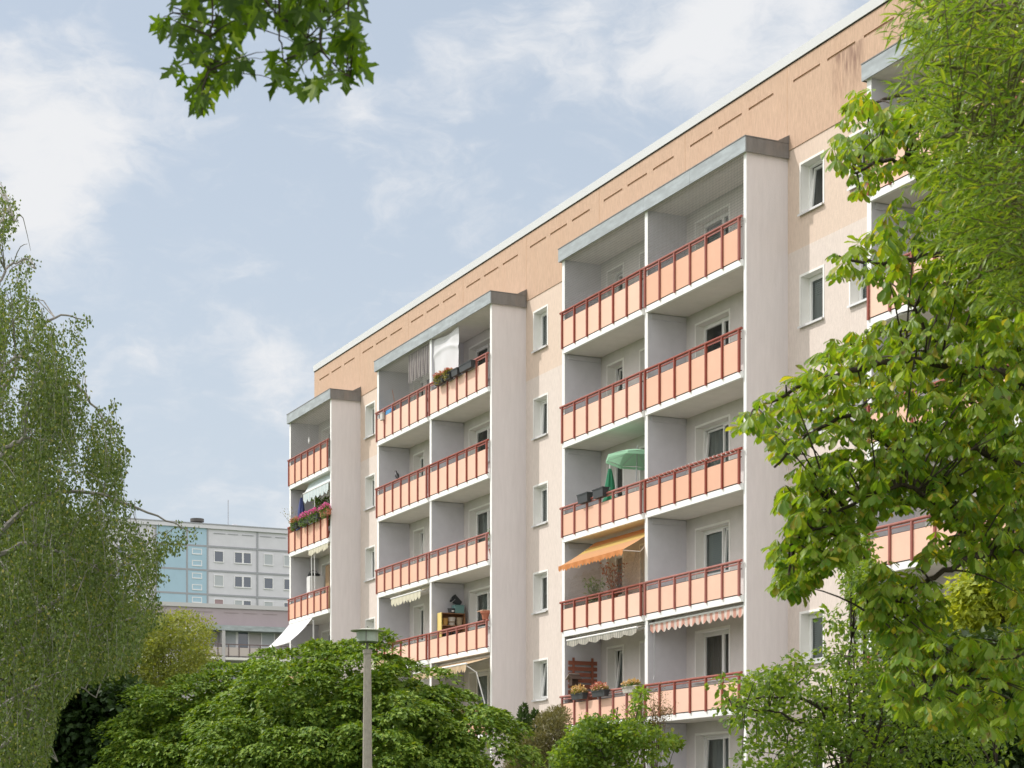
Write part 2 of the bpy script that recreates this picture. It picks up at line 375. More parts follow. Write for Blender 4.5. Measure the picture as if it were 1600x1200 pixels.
blind_grey = mat('roller_shutter', (.50, .52, .53), .6)
room_dark = mat('dark_room_backing', (.22, .2, .18), .95)  # backing board close behind the panes, coloured dark for the dim rooms
curtain_blue = clothmat('blue_curtain', (.16, .22, .36), .3)
curtain_brown = clothmat('brown_curtain', (.36, .29, .22), .3)

# attic band: colour deep apricot, with a dirt streak where rain runs off below one vent slot
attic = mat('plaster_apricot', (.555, .385, .28), .95, var=.15, vscale=13, stretch=(2.2, 2.2, .3), bump=.7, bscale=34, damt=.22, dscale=.45, dark=(.56, .33, .21))
def add_stain():
    nt = attic.node_tree; N, L = nt.nodes, nt.links; p = N['Principled BSDF']; src = p.inputs['Base Color'].links[0].from_socket
    tc = N.new('ShaderNodeTexCoord'); sp = N.new('ShaderNodeSeparateXYZ'); L.new(tc.outputs['Object'], sp.inputs[0])
    def rng_(sock, a, b):
        m = N.new('ShaderNodeMapRange'); m.interpolation_type = 'SMOOTHSTEP'; m.inputs['From Min'].default_value = a; m.inputs['From Max'].default_value = b; L.new(sock, m.inputs['Value']); return m.outputs[0]
    def mul(a, b):
        m = N.new('ShaderNodeMath'); m.operation = 'MULTIPLY'; L.new(a, m.inputs[0]); L.new(b, m.inputs[1]); return m.outputs[0]
    x0, x1, zt = 1.75, 3.4, EYE + 18.4
    w = mul(mul(rng_(sp.outputs[0], x0, x0 + .45), rng_(sp.outputs[0], x1, x1 - .5)), mul(rng_(sp.outputs[2], zt - 1.5, zt - .3), rng_(sp.outputs[2], zt + .02, zt - .04)))
    nz = N.new('ShaderNodeTexNoise'); nz.inputs['Scale'].default_value = 9; nz.inputs['Detail'].default_value = 6
    mp = N.new('ShaderNodeMapping'); mp.inputs['Scale'].default_value = (1, 1, .2); L.new(tc.outputs['Object'], mp.inputs[0]); L.new(mp.outputs[0], nz.inputs['Vector'])
    w = mul(w, rng_(nz.outputs['Fac'], .3, .75))
    mx = N.new('ShaderNodeMix'); mx.data_type = 'RGBA'; L.new(w, mx.inputs['Factor']); L.new(src, mx.inputs[6]); mx.inputs[7].default_value = (.22, .13, .10, 1)
    L.new(mx.outputs[2], p.inputs['Base Color'])
add_stain()

house = empty('apartment_building', BLOC, BROT, 'six storey apartment block with apricot attic band and red railed loggias in stacked bays', 'apartment building')
H_ = lambda name, mb, m, par=None, **k: mb.build(name, m, par or house, **k)

BAYS = [(-35.05, -30.0), (-25.08, -15.05), (-10.08, 0.0), (5.0, 15.03)]
LOG = []                                                # (bay, sL, sR)
for b, (a, c) in enumerate(BAYS):
    if b == 0: LOG.append((b, a, c))
    else: LOG += [(b, a, (a + c) / 2), (b, (a + c) / 2, c)]
# --- attic with its vent slots, three to each panel
slots = []
k = -35.0
while k < 20:
    for o1, o2 in ((.27, 1.43), (1.73, 2.88), (3.22, 4.38)): slots.append((k + o1, k + o2, EYE + 18.365, EYE + 18.43))
    k += 5.0
mb = MB().wall(S0, S1, EYE + 16.75, EYE + 18.85, DEP - .02, slots, depth=.035, back=True)
mb.poly([(S0, DEP - .02, EYE + 16.75), (S0, DEP + .02, EYE + 16.75), (S1, DEP + .02, EYE + 16.75), (S1, DEP - .02, EYE + 16.75)])
mb.poly([(S0, DEP - .02, EYE + 16.75), (S0, DEP - .02, EYE + 18.85), (S0, DEEP, EYE + 18.85), (S0, DEEP, EYE + 16.75)])
H_('attic_wall', mb, attic)
for q in range(-30, 21, 5): H_('panel_joint', MB().box(q - .006, q + .006, DEP - .023, DEP - .018, EYE + 16.76, EYE + 18.84), mat('joint_filler', (.52, .33, .21), .9))
mb = MB().box(S0 - .03, S1, DEP - .06, DEP + .35, EYE + 18.875, EYE + 19.12); mb.box(S0 - .03, S0 + .3, DEP + .36, DEEP, EYE + 18.875, EYE + 19.12)
H_('parapet_flashing', mb, white_sheet)
H_('painted_shadow_line', MB().box(S0, S1, DEP - .035, DEP + .3, EYE + 18.852, EYE + 18.872), black)  # near-black strip painted in as the shadow line below the flashing
H_('roof', MB().poly([(S0, DEP + .3, EYE + 18.6), (S1, DEP + .3, EYE + 18.6), (S1, DEEP, EYE + 18.6), (S0, DEEP, EYE + 18.6)]), mat('roof_felt', (.12, .12, .12), .9))
mb = MB().poly([(S0, DEEP, 0), (S0, DEEP, EYE + 18.85), (S1, DEEP, EYE + 18.85), (S1, DEEP, 0)]); mb.poly([(S0, DEP, 0), (S0, DEP, EYE + 16.75), (S0, DEEP, EYE + 16.75), (S0, DEEP, 0)])
mb.poly([(S1, DEP, 0), (S1, DEEP, 0), (S1, DEEP, EYE + 18.85), (S1, DEP, EYE + 18.85)])
H_('end_wall', mb, plaster_low)

# --- windows: one prototype maker, every window a part with pane, sill and what hangs behind it
def make_window(x0, x1, z0, z1, sashes=(1.0,), tilt=(0,), behind='dark', reveal=.26, trim=.06, y=DEP, door=False):
    """Hole x0..x1 / z0..z1 in the front at depth y; white painted reveal, PVC frame, one or more sashes, pane(s)."""
    f = MB()
    f.box(x0 - trim, x0, y - .012, y + .0, z0 - (0 if door else .0), z1 + trim); f.box(x1, x1 + trim, y - .012, y, z0, z1 + trim); f.box(x0, x1, y - .012, y, z1, z1 + trim)
    e = y + reveal
    f.poly([(x0, y - .012, z0), (x0, y - .012, z1), (x0, e, z1), (x0, e, z0)]); f.poly([(x1, y - .012, z1), (x1, y - .012, z0), (x1, e, z0), (x1, e, z1)]); f.poly([(x0, y - .012, z1), (x1, y - .012, z1), (x1, e, z1), (x0, e, z1)]); f.poly([(x1, y, z0), (x0, y, z0), (x0, e, z0), (x1, e, z0)])
    w = H_('window', f, trim_paint)
    fr = MB(); t = .055
    fr.box(x0, x0 + t, e - .03, e + .04, z0, z1); fr.box(x1 - t, x1, e - .03, e + .04, z0, z1); fr.box(x0 + t, x1 - t, e - .03, e + .04, z1 - t, z1); fr.box(x0 + t, x1 - t, e - .03, e + .04, z0, z0 + t)
    ix0, ix1 = x0 + t, x1 - t; acc = ix0; pn = MB()
    for sh, tl in zip(sashes, tilt):
        a, b = acc, acc + (ix1 - ix0) * sh; acc = b; zz0, zz1 = z0 + t, z1 - t; s_ = .06
        def P(px, py, pz):            # a tilted sash leans into the room at its top
            h = pz - zz0; return (px, e + py + h * math.sin(R(tl)), zz0 + h * math.cos(R(tl)))
        def bx(X0, X1, Z0, Z1):
            b0 = len(fr.v)
            for zz in (Z0, Z1):
                for yy in (-.045, .02):
                    for xx in (X0, X1): fr.v.append(P(xx, yy, zz))
            fr.f += [[b0 + i for i in q] for q in ((0, 1, 5, 4), (2, 6, 7, 3), (0, 4, 6, 2), (1, 3, 7, 5), (4, 5, 7, 6), (0, 2, 3, 1))]
        bx(a, a + s_, zz0, zz1); bx(b - s_, b, zz0, zz1); bx(a + s_, b - s_, zz0, zz0 + s_); bx(a + s_, b - s_, zz1 - s_, zz1)
        pn.poly([P(a + s_, 0, zz0 + s_), P(b - s_, 0, zz0 + s_), P(b - s_, 0, zz1 - s_), P(a + s_, 0, zz1 - s_)])
    H_('frame', fr, pvc, w); H_('pane', pn, glass, w)
    if not door:
        sl_ = MB().box(x0 - .05, x1 + .05, y - .075, y + .02, z0 - .035, z0 - .005); sl_.box(x0 - .05, x1 + .05, y - .078, y - .07, z0 - .06, z0 - .005); H_('sill', sl_, sill_metal, w)
    B = e + .16
    if behind == 'shutter':
        m_ = MB(); z = z0 + .02
        while z < z1: m_.poly([(x0, e + .06, z), (x1, e + .06, z), (x1, e + .075, z + .05), (x0, e + .075, z + .05)]); z += .053
        H_('roller_blind', m_, blind_grey, w)
    elif behind in ('net', 'blue', 'brown'):
        cmap = {'net': curtain_white, 'blue': curtain_blue, 'brown': curtain_brown}
        ph = random.uniform(0, 6)
        part = 1.0 if behind == 'net' else .55
        m_ = MB().grid(lambda u, v: (x0 - .05 + (x1 - x0 + .1) * u * part, B + .03 * math.sin(u * 46 + ph) + .012 * math.sin(u * 91 + v * 3), z0 - .02 + (z1 - z0 + .04) * v), 60, 2)
        H_('curtain', m_, cmap[behind], w, smooth=True)
    elif behind == 'half':
        m_ = MB().grid(lambda u, v: (x0 - .05 + (x1 - x0 + .1) * u, B + .02 * math.sin(u * 40), z0 + (z1 - z0) * (.5 + .52 * v)), 40, 2)
        H_('curtain', m_, curtain_white, w, smooth=True)
    m_ = MB().poly([(x0 - .6, e + .9, z0 - .6), (x1 + .6, e + .9, z0 - .6), (x1 + .6, e + .9, z1 + .5), (x0 - .6, e + .9, z1 + .5)]); H_('dark_room_backing', m_, room_dark, w)
    return w

# --- the flat front between the loggia bays, with its bathroom windows
gaps = [(S0, -35.05, []), (-30.0, -25.08, [0.53, 2.61]), (-15.05, -10.08, [0.53, 2.61]), (0.0, 5.0, [0.53, 2.61]), (15.03, S1, [0.53, 2.61])]
ztop = EYE + 16.3
beh = {(1, 0): 'half', (1, 1): 'net', (1, 2): 'dark', (2, 0): 'shutter', (2, 1): 'dark', (2, 2): 'shutter', (2, 3): 'half', (2, 4): 'net', (3, 0): 'dark', (3, 1): 'shutter', (3, 4): 'shutter', (3, 2): 'dark'}
tl = {(3, 0): 6, (2, 4): 7, (1, 3): 4, (2, 1): 3}
for gi, (a, c, ws) in enumerate(gaps):
    holes_lo, holes_hi = [], []
    for wi, off in enumerate(ws):
        for j in range(6):
            z1 = ztop - STO * j - .06; z0 = EYE + 15.03 - STO * j; h = (a + off + .06, a + off + 1.0, z0, z1)
            (holes_hi if j == 0 else holes_lo).append(h)
            b_ = beh.get((gi, j), 'half') if wi == 0 else ('shutter' if j == 1 else 'net' if j % 2 else 'dark')
            make_window(*h, tilt=(tl.get((gi, j), 0) if wi == 0 else 0,), behind=b_)
    H_('facade_wall', MB().wall(a, c, EYE + 14.2, EYE + 16.752, DEP, holes_hi, depth=.0), plaster_top)
    H_('facade_wall', MB().wall(a, c, 0, EYE + 14.2, DEP, holes_lo, depth=.0), plaster_low)

# --- loggia bays
def back_openings(k, side):
    z1 = zb(k) + 2.36 if k < 6 else zb(k) + 2.36
    zf = zb(k) + .16
    return zf, z1
for b, sL, sR in LOG:
    holes = []
    right = (b == 0) or abs(sR - BAYS[b][1]) < .01
    for k in range(1, 7):
        zf, zt = zb(k) + .17, zb(k) + 2.40
        if right:
            W1 = (sR - 4.44, sR - 2.77, zf + .93, zt); D1 = (sR - 1.95, sR - 1.05, zf + .06, zt)
            spl, tls = (.62, .38), {(2, 4): (5, 0), (2, 1): (4, 0), (1, 6): (0, 5), (2, 3): (0, 4), (0, 4): (0, 3)}.get((b, k), (0, 0))
            bh = {(2, 6): 'shutter', (2, 5): 'dark', (2, 4): 'net', (2, 3): 'shutter', (2, 2): 'brown', (2, 1): 'net', (1, 4): 'net', (1, 5): 'dark', (1, 3): 'half', (1, 2): 'shutter', (3, 5): 'net'}.get((b, k), random.choice(('dark', 'net', 'half', 'brown')))
        else:
            W1 = (sL + .58, sL + 1.50, zf + .93, zt); D1 = (sL + 2.56, sL + 3.46, zf + .06, zt)
            spl, tls = (1.0,), {(2, 5): (6,), (2, 6): (5,), (2, 2): (7,), (1, 4): (6,)}.get((b, k), (0,))
            bh = {(2, 2): 'net', (1, 3): 'half', (1, 5): 'net', (2, 4): 'brown'}.get((b, k), 'dark')
        holes += [W1, D1]
        make_window(*W1, sashes=spl, tilt=tls, behind=bh)
        make_window(*D1, behind='net' if (k + b) % 2 else 'dark', door=True)
    H_('loggia_back_wall', MB().wall(sL, sR, 0, EYE + 16.76, DEP, holes), back_paint)
SLABS = {}
def tone(m, amt):                       # paint faded a little differently from one balcony to the next
    N, L = m.node_tree.nodes, m.node_tree.links; p = N['Principled BSDF']; src = p.inputs['Base Color'].links[0].from_socket
    oi = N.new('ShaderNodeObjectInfo'); mr = N.new('ShaderNodeMapRange'); mr.inputs['To Min'].default_value = 1 - amt; mr.inputs['To Max'].default_value = 1 + amt * .6; L.new(oi.outputs['Random'], mr.inputs['Value'])
    h = N.new('ShaderNodeHueSaturation'); L.new(mr.outputs[0], h.inputs['Value']); s2 = N.new('ShaderNodeMapRange'); s2.inputs['To Min'].default_value = 1.08; s2.inputs['To Max'].default_value = .84; L.new(oi.outputs['Random'], s2.inputs['Value']); L.new(s2.outputs[0], h.inputs['Saturation'])
    L.new(src, h.inputs['Color']); L.new(h.outputs[0], p.inputs['Base Color'])
for b, (a, c) in enumerate(BAYS):
    mid = (a + c) / 2
    # side walls and divider; the right-hand one shows its plastered outer face
    H_('loggia_pier', MB().box(c - .13, c, .012, DEP, 0, ZR), pier_plaster)
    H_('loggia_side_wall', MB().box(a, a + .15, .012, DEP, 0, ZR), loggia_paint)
    H_('white_edge', MB().box(c - .13, c - .005, -.004, .011, 0, ZR), white_edge); H_('white_edge', MB().box(a - .005, a + .155, -.004, .011, 0, ZR), white_edge)
    if b:
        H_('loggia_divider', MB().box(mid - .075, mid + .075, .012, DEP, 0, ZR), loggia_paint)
        H_('white_edge', MB().box(mid - .08, mid + .08, -.004, .011, 0, ZR), white_edge)
    # roof slab with zinc fascia
    H_('loggia_roof', MB().box(a - .06, c + .06, -.06, DEP - .025, ZR + .004, ZR + .33), soffit)
    segs = [a - .09, (a + mid) / 2 if b == 0 else mid, c + .09]
    mb = MB(); x = a - .09
    cuts = [a - .09, mid] + ([mid + 2.45] if b else []) + [c + .09]
    for q0, q1 in zip(cuts[:-1], cuts[1:]):
        mb.box(q0 + .004, q1 - .004, -.095, -.065, ZR - .02, ZR + .345)
    H_('zinc_fascia', mb, zinc)
    H_('zinc_side', MB().box(a - .09, a - .065, -.064, DEP - .03, ZR - .02, ZR + .345), zinc_dark)
    sd = MB().box(c + .065, c + .09, -.064, DEP - .03, ZR - .02, ZR + .345)
    sd.poly([(c + .091, DEP - .36, ZR + .345), (c + .091, DEP - .025, ZR + .345), (c + .091, DEP - .025, ZR + .53)])
    H_('zinc_side', sd, zinc_dark)
    mb = MB().box(a - .10, c + .10, -.105, DEP - .03, ZR + .349, ZR + .375)
    mb.poly([(a - .1, DEP - .36, ZR + .376), (c + .1, DEP - .36, ZR + .376), (c + .1, DEP - .024, ZR + .56), (a - .1, DEP - .024, ZR + .56)])
    mb.poly([(c + .1, DEP - .36, ZR + .376), (c + .1, DEP - .024, ZR + .376), (c + .1, DEP - .024, ZR + .56)])
    H_('zinc_roofing', mb, zinc_dark)

def make_balcony(w, tall):
    """Slab with railing, for an opening of width w; origin at the slab's left lower front corner."""
    slab = MB().box(0, w, .02, DEP - .003, 0, .135)
    rail = MB(); top = 1.22 if tall else 1.02; pt = .93 if tall else .775
    rail.tube([(-.12, -.082, top - .034), (w + .03, -.082, top - .034)], .037, 10); rail.box(-.02, w, -.098, -.066, top - .125, top - .095)
    n = 6
    for i in range(n + 1):
        x = .03 + (w - .09) * i / n
        rail.box(x - .026, x + .026, -.128, -.066, .115, top - .06)
    pan = MB()
    for i in range(n):
        x0, x1 = .03 + (w - .09) * i / n + .03, .03 + (w - .09) * (i + 1) / n - .03
        pan.box(x0, x1, -.082, -.070, .165, pt)
    gap = MB().box(0, w, -.064, -.052, pt - .005, pt + .02); gap.box(0, w, -.064, -.052, .137, .17)
    return slab, rail, pan, gap
for b, sL, sR in LOG:
    left = .15 if abs(sL - BAYS[b][0]) < .01 else .075; rgt = .13 if abs(sR - BAYS[b][1]) < .01 else .075
    x0 = sL + left; w = sR - rgt - x0
    meshes = {}
    for k in range(1, 7):
        tall = k >= 5
        if tall not in meshes:
            sl_, ra, pa, ga = make_balcony(w, tall)
            meshes[tall] = [m_.mesh(n_) for m_, n_ in ((sl_, 'balcony'), (ra, 'railing'), (pa, 'railing_panel'), (ga, 'edge_bar'))]
            if 'tone' not in panel_paint: panel_paint['tone'] = 1; tone(panel_paint, .10); tone(red_paint, .14)
            for me, mm in zip(meshes[tall], (soffit, red_paint, panel_paint, mat('dark_steel', (.06, .045, .04), .6))): me.materials.append(mm)
        s_ = link('balcony', meshes[tall][0], house); s_.location = (x0, 0, zb(k))
        for me, nm in zip(meshes[tall][1:], ('railing', 'railing_panel', 'edge_bar')): link(nm, me, s_)
        # white fascia strip of the slab
        fz = MB().box(x0 + .002, x0 + w - .002, -.078, .011, zb(k) - .022, zb(k) + .136); fo = H_('slab_fascia', fz, white_edge)
        SLABS[(b, 'R' if (right_ := abs(sR - BAYS[b][1]) < .01) else 'L', k)] = (x0, w)
# top edge beams along the ceilings of the side walls
ledge = MB().box(0, .03, .1, DEP - .03, -.16, -.025).mesh('ceiling_ledge'); ledge.materials.append(loggia_paint)
for b, sL, sR in LOG:
    left = .15 if abs(sL - BAYS[b][0]) < .01 else .075
    for k in range(2, 7): o = link('ceiling_ledge', ledge, house); o.location = (sL + left, 0, zb(k))

# ------------------------------------------------------------------ things on the balconies
def onplane(px, py, d):                 # where the sight line of a pixel meets the plane y = d of the front: (s, z)
    t = (px - CX) / F; S, C = math.sin(TH), math.cos(TH)
    s = (t * (BLOC[1] + d * S) - BLOC[0] - d * C) / (S + t * C)
    return s, EYE + (HY - py) * (BLOC[1] - s * C + d * S) / F
def bt(name, s, y, z, label, cat, group=None): return empty(name, BW(s, y, z), BROT, label, cat, group)
def bx0(k): return zb(k) + .14          # floor of storey k
grey_plastic = mat('grey_plastic', (.075, .085, .09), .6)
terracotta = mat('terracotta', (.42, .15, .09), .8, var=.15, vscale=10)
white_metal = mat('white_metal', (.78, .78, .78), .4)
pole_metal = mat('pole_metal', (.45, .45, .46), .35, metal=.6)

def awning(s0, s1, yb, zb_, yf, zf, colmat, val=.2, scallop=.16, label=None, bar=True, arms=True, name='awning'):
    """Cloth from the ceiling line (yb, zb_) out to the front bar (yf, zf) with a scalloped valance; fixed to the house."""
    c = MB().grid(lambda u, v: (s0 + (s1 - s0) * u, yb + (yf - yb) * v, zb_ + (zf - zb_) * v - .05 * math.sin(math.pi * v) * abs(zf - zb_)), 24, 6)
    n = max(6, int((s1 - s0) / scallop)); m = 5
    for i in range(n):
        for j in range(m):
            u0, u1 = (i + j / m) / n, (i + (j + 1) / m) / n
            def b(u): return zf - val * (.62 + .38 * abs(math.sin(math.pi * u * n))) + .012 * math.sin(u * 37)
            w0, w1 = .02 * math.sin(u0 * 50), .02 * math.sin(u1 * 50)
            c.poly([(s0 + (s1 - s0) * u0, yf - .03, zf), (s0 + (s1 - s0) * u1, yf - .03, zf), (s0 + (s1 - s0) * u1, yf - .03 + w1, b(u1)), (s0 + (s1 - s0) * u0, yf - .03 + w0, b(u0))])
    a = H_(name, c, colmat); tag(a, label)
    if bar: H_('front_bar', MB().tube([(s0 - .02, yf - .02, zf + .01), (s1 + .02, yf - .02, zf + .01)], .03), white_metal, a); H_('roller', MB().tube([(s0 - .02, yb + .04, zb_ + .02), (s1 + .02, yb + .04, zb_ + .02)], .045), white_metal, a)
    if arms:
        for x in (s0 + .12, s1 - .12): H_('arm', MB().tube([(x, yb + .05, zb_ - .05), (x, (yb + yf) / 2, min(zb_, zf) - .02), (x, yf, zf - .02)], .016, 6), white_metal, a)
    return a
z4 = zb(4)
# orange awning, third storey
oran = stripemat('orange_awning_cloth', [(.92, .66, .24), (.86, .40, .17), (.90, .50, .26), (.90, .52, .28)], 1.2, axis=1, trans=.56)
awning(-9.08, -5.2, .55, zb(4) - .10, -.60, EYE + 7.47, oran, .17, .14, 'orange awning let out over the netted balcony', bar=False)
awning(-9.4, -5.25, .15, zb(3) - .05, -.16, EYE + 5.38, stripemat('beige_grey_stripes', [(.55, .52, .45), (.33, .32, .29)], .1, trans=.2), .2, .9, 'rolled-in beige and grey striped awning with a ragged valance')
awning(-4.9, -.2, .16, zb(3) - .08, .07, EYE + 5.44, stripemat('pink_white_stripes', [(.74, .64, .58), (.66, .36, .29)], .28, trans=.2), .26, .28, 'closed awning with a pink and white striped valance', arms=False)
H_('awning_crank', MB().tube([(-4.78, .1, EYE + 5.4), (-4.78, .1, EYE + 4.05)], .012, 6).tube([(-4.78, .1, EYE + 4.05), (-4.74, .05, EYE + 3.95), (-4.74, .05, EYE + 3.85)], .014, 6), pole_metal)
cream = clothmat('cream_awning_cloth', (.74, .70, .56), .25)
awning(-23.35, -20.6, .25, zb(4) - .03, -.12, EYE + 8.09, cream, .3, .26, 'small cream awning above the left balcony')
awning(-19.7, -15.3, .2, zb(3) - .12, -.75, EYE + 5.15, stripemat('sand_awning_cloth', [(.66, .50, .33), (.70, .55, .38)], .3, trans=.35), .26, .2, 'sand coloured awning half let out', arms=False)
H_('awning_strut', MB().tube([(-15.4, -.72, EYE + 5.1), (-15.36, -.4, EYE + 4.9), (-15.3, .02, EYE + 3.4)], .022, 6), white_metal)
bluewhite = stripemat('pale_blue_stripes', [(.62, .74, .78), (.74, .80, .80)], .16, trans=.25)
awning(-33.2, -30.2, .2, zb(6) - .05, -.02, EYE + 13.37, bluewhite, .42, .5, 'pale blue and white awning with a wavy valance', arms=False)
awning(-32.5, -30.2, .25, zb(5) - .05, -.04, EYE + 11.02, cream, .26, .2, 'pale yellow rolled awning above the white cabinet', arms=False)
for x in (-32.4, -32.05): H_('awning_post', MB().tube([(x, .02, EYE + 10.98), (x + .02, .05, zb(4) + .3)], .022, 6), white_metal)
H_('awning_post', MB().tube([(-31.9, -.02, EYE + 13.2), (-31.9, -.02, zb(5) + .4)], .02, 6), white_metal)

# white sun sail let down in front of the leftmost balcony
s3 = bt('sun_sail', -34.9, 0, zb(4), 'white cloth sun shade hanging outwards at the lower left balcony', 'sun shade')
sailm = clothmat('white_sail_cloth', (.80, .80, .84), .25)
MB().grid(lambda u, v: (.05 + 2.9 * u, -.09 - .98 * v, -.04 - 1.02 * v - .07 * math.sin(math.pi * v) + .02 * math.sin(u * 11 + v * 4) * v), 20, 12).build('cloth', sailm, s3, smooth=True)
MB().tube([(.0, -1.08, -1.07), (3.0, -1.08, -1.07)], .015, 6).build('rod', white_metal, s3)
MB().tube([(2.75, .02, -.1), (2.75, .02, -2.5)], .035, 8).build('post', white_metal, s3); MB().tube([(2.72, .02, -.8), (1.9, .02, -2.0)], .018, 6).build('strut', pole_metal, s3)
MB().tube([(2.95, -1.07, -1.08), (2.5, .02, -1.6), (2.75, .02, -2.3)], .008, 5).build('cord', white_metal, s3)

# nets against birds across the top loggias and the one below the orange awning
def netmat():
    return mat('net_cord', (.26, .255, .25), .8)
def net(s0, s1, z0, z1, label, y=.0, pitch=.07, diag=False):
    m = MB(); t = .0030
    n = int((z1 - z0) / pitch)
    for i in range(n + 1):
        z = z0 + (z1 - z0) * i / n
        m.box(s0, s1, y - .002, y + .002, z - t, z + t)
    n = int((s1 - s0) / pitch)
    for i in range(n + 1):
        x = s0 + (s1 - s0) * i / n; m.box(x - t, x + t, y + .0025, y + .0065, z0, z1)
    o = m.build('bird_net', netmat(), house); tag(o, label); o['kind'] = 'stuff'; return o
net(-34.88, -30.14, zb(6) + 1.24, ZR - .02, 'fine net closing the top left loggia')
net(-24.9, -20.16, zb(6) + 1.24, ZR - .02, 'fine net beside the hanging striped cloth')
net(-9.9, -5.12, zb(6) + .95, ZR - .02, 'fine net over the top balcony, left half')
net(-4.95, -.14, zb(6) + .95, ZR - .02, 'fine net over the top balcony, right half')
m_ = MB(); t = .004                         # diagonal mesh below the orange awning
for i in range(64):
    x = -9.9 + .075 * i; h = .85 + .05 * math.sin(i * .9) + .35 * min(1, i / 64)
    m_.tube([(x, .0, zb(3) + .78), (x + min(h, -5.12 - x) * .55, .0, zb(3) + .78 + min(h, max(.05, (-5.12 - x) / .55)))], t, 4, False)
    m_.tube([(x + .04, .004, zb(3) + .78), (x + .04, .004, zb(3) + .78 + h)], t * .8, 4, False)
o = H_('bird_net', m_, netmat()); tag(o, 'torn net with a slanted edge below the orange awning'); o['kind'] = 'stuff'
# --- washing on the top floor: a striped cloth and a white sheet
t = bt('striped_cloth', -21.3, .1, ZR - .03, 'grey and pink striped cloth hanging above the top balcony rail', 'cloth')
MB().grid(lambda u, v: (-1.05 + 1.9 * u - .06 * v, .03 * math.sin(u * 38 + 1) * (.4 + v), -1.02 * v * (1 + .05 * math.sin(u * 38))), 90, 6).build('cloth', stripemat('washed_stripes', [(.28, .23, .24), (.60, .55, .55), (.20, .17, .18), (.66, .60, .58)], .16, trans=.3), t, smooth=True)
MB().tube([(-1.1, 0, .01), (.9, 0, .01)], .008, 5).build('line', white_metal, t)
t = bt('white_sheet', -19.0, .09, ZR - .1, 'white bed sheet hung to dry over the top balcony', 'bed sheet')
def sheet(u, v):
    x = -1.08 + 2.2 * u; top = .05 - .07 * math.sin(math.pi * u ** 1.6); bot = -1.55 + .06 * u
    crease = .55 * (.035 * math.sin(9 * u + 5 * v) * (1 - v) + .03 * math.sin(22 * u - 3 * v) * v + .05 * math.exp(-((v - .25 - .6 * (u - .45) ** 2) / .05) ** 2))
    return (x, -crease, top + (bot - top) * v)
MB().grid(sheet, 60, 40).build('cloth', clothmat('sheet_cotton', (.82, .82, .85), .25), t, smooth=True)
MB().tube([(-1.1, .01, -.2), (1.1, .01, .02)], .006, 5).build('line', white_metal, t)

# --- flower boxes hung on rails
flower_yel = leafmat('flowers_yellow', (.62, .40, .10), (.75, .55, .35), (.8, .78, .7), trans=.2, tcol=(1.2, 1.1, .9))
flower_pink = leafmat('flowers_pink', (.70, .08, .30), (.78, .22, .45), (.8, .6, .65), trans=.2, tcol=(1.2, 1, 1.1))
flower_mix = leafmat('flowers_red_white', (.55, .12, .10), (.72, .45, .30), (.8, .75, .7), trans=.2, tcol=(1.2, 1.1, 1))
herb = leafmat('balcony_greens', (.06, .12, .03), (.12, .2, .05), trans=.3)
dryherb = leafmat('balcony_dry_greens', (.16, .17, .05), (.24, .22, .08), trans=.3)
def blob(name, t, c, r, n, m, size, dome=True, temp=None):
    u = rv(n); 
    if dome: u[:, 2] = np.abs(u[:, 2])
    P = np.array(c) + u * np.array(r) * rng.uniform(.45, 1.05, (n, 1)); return cloud(name, [temp or simple_leaf(.8)], P, rv(n) * .7 + u, rv(n) + UP, rng.uniform(.7, 1.3, n) * size, m, t)
def flower_box(s, z, w, label, box_m, flowers=None, greens=None, h=.24, y=-.21, d=.17, group='flower boxes hung on the balcony rails', boxname='flower_box', trail=0, tall=1.0):
    t = bt(boxname, s, y, z, label, 'flower box', group)
    b = MB(); x = w / 2                        # tapered trough with a rim
    v = [(-x + .03, -d / 2 + .02, 0), (x - .03, -d / 2 + .02, 0), (x - .03, d / 2 - .02, 0), (-x + .03, d / 2 - .02, 0), (-x, -d / 2, h), (x, -d / 2, h), (x, d / 2, h), (-x, d / 2, h)]
    b.v = v; b.f = [[0, 3, 2, 1], [0, 1, 5, 4], [1, 2, 6, 5], [2, 3, 7, 6], [3, 0, 4, 7], [4, 5, 6, 7]]
    b.box(-x - .012, x + .012, -d / 2 - .012, d / 2 + .012, h - .03, h + .004)
    b.build('planter', box_m, t)
    for q in (-.6, .6): MB().tube([(x * q, d / 2 - .02, h - .02), (x * q, d / 2 + .03, h + .02), (x * q, d / 2 + .1, h + .02), (x * q, d / 2 + .1, h - .05)], .007, 5).build('bracket', pole_metal, t)
    if greens: blob('foliage', t, (0, 0, h), (x * 1.05, d * .9, .16 * tall), int(260 * w), greens, .06)
    if flowers: blob('blossom', t, (0, -.02, h + .04), (x * 1.1, d, .2 * tall), int(300 * w), flowers, .055)
    if trail: blob('trailing_leaves', t, (0, -.06, h * .8), (x * 1.1, d * .5, trail), int(420 * w), greens or dryherb, .05, dome=False)
    return t
dk = mat('anthracite_plastic', (.045, .05, .055), .6)
lowr = zb(2) + 1.02 - .19
for i, (px, lab, fl, gr, w) in enumerate(((904, 'grey flower box with yellow flowers at the wall end of its rail', flower_yel, dryherb, .95), (937, 'grey flower box with peach flowers in front of the wooden screen', flower_mix, dryherb, 1.0), (986, 'low flower box with a few white daisies near the divider', flower_yel, herb, 1.05))):
    s_, _ = onplane(px + 1, 1070, -.21)
    flower_box(s_, lowr, w * .78, lab, dk if i < 2 else mat('pale_planter', (.5, .47, .42), .8), fl, gr, h=.17, tall=1.0 if i < 2 else .7)
topr = zb(6) + 1.22 - .30
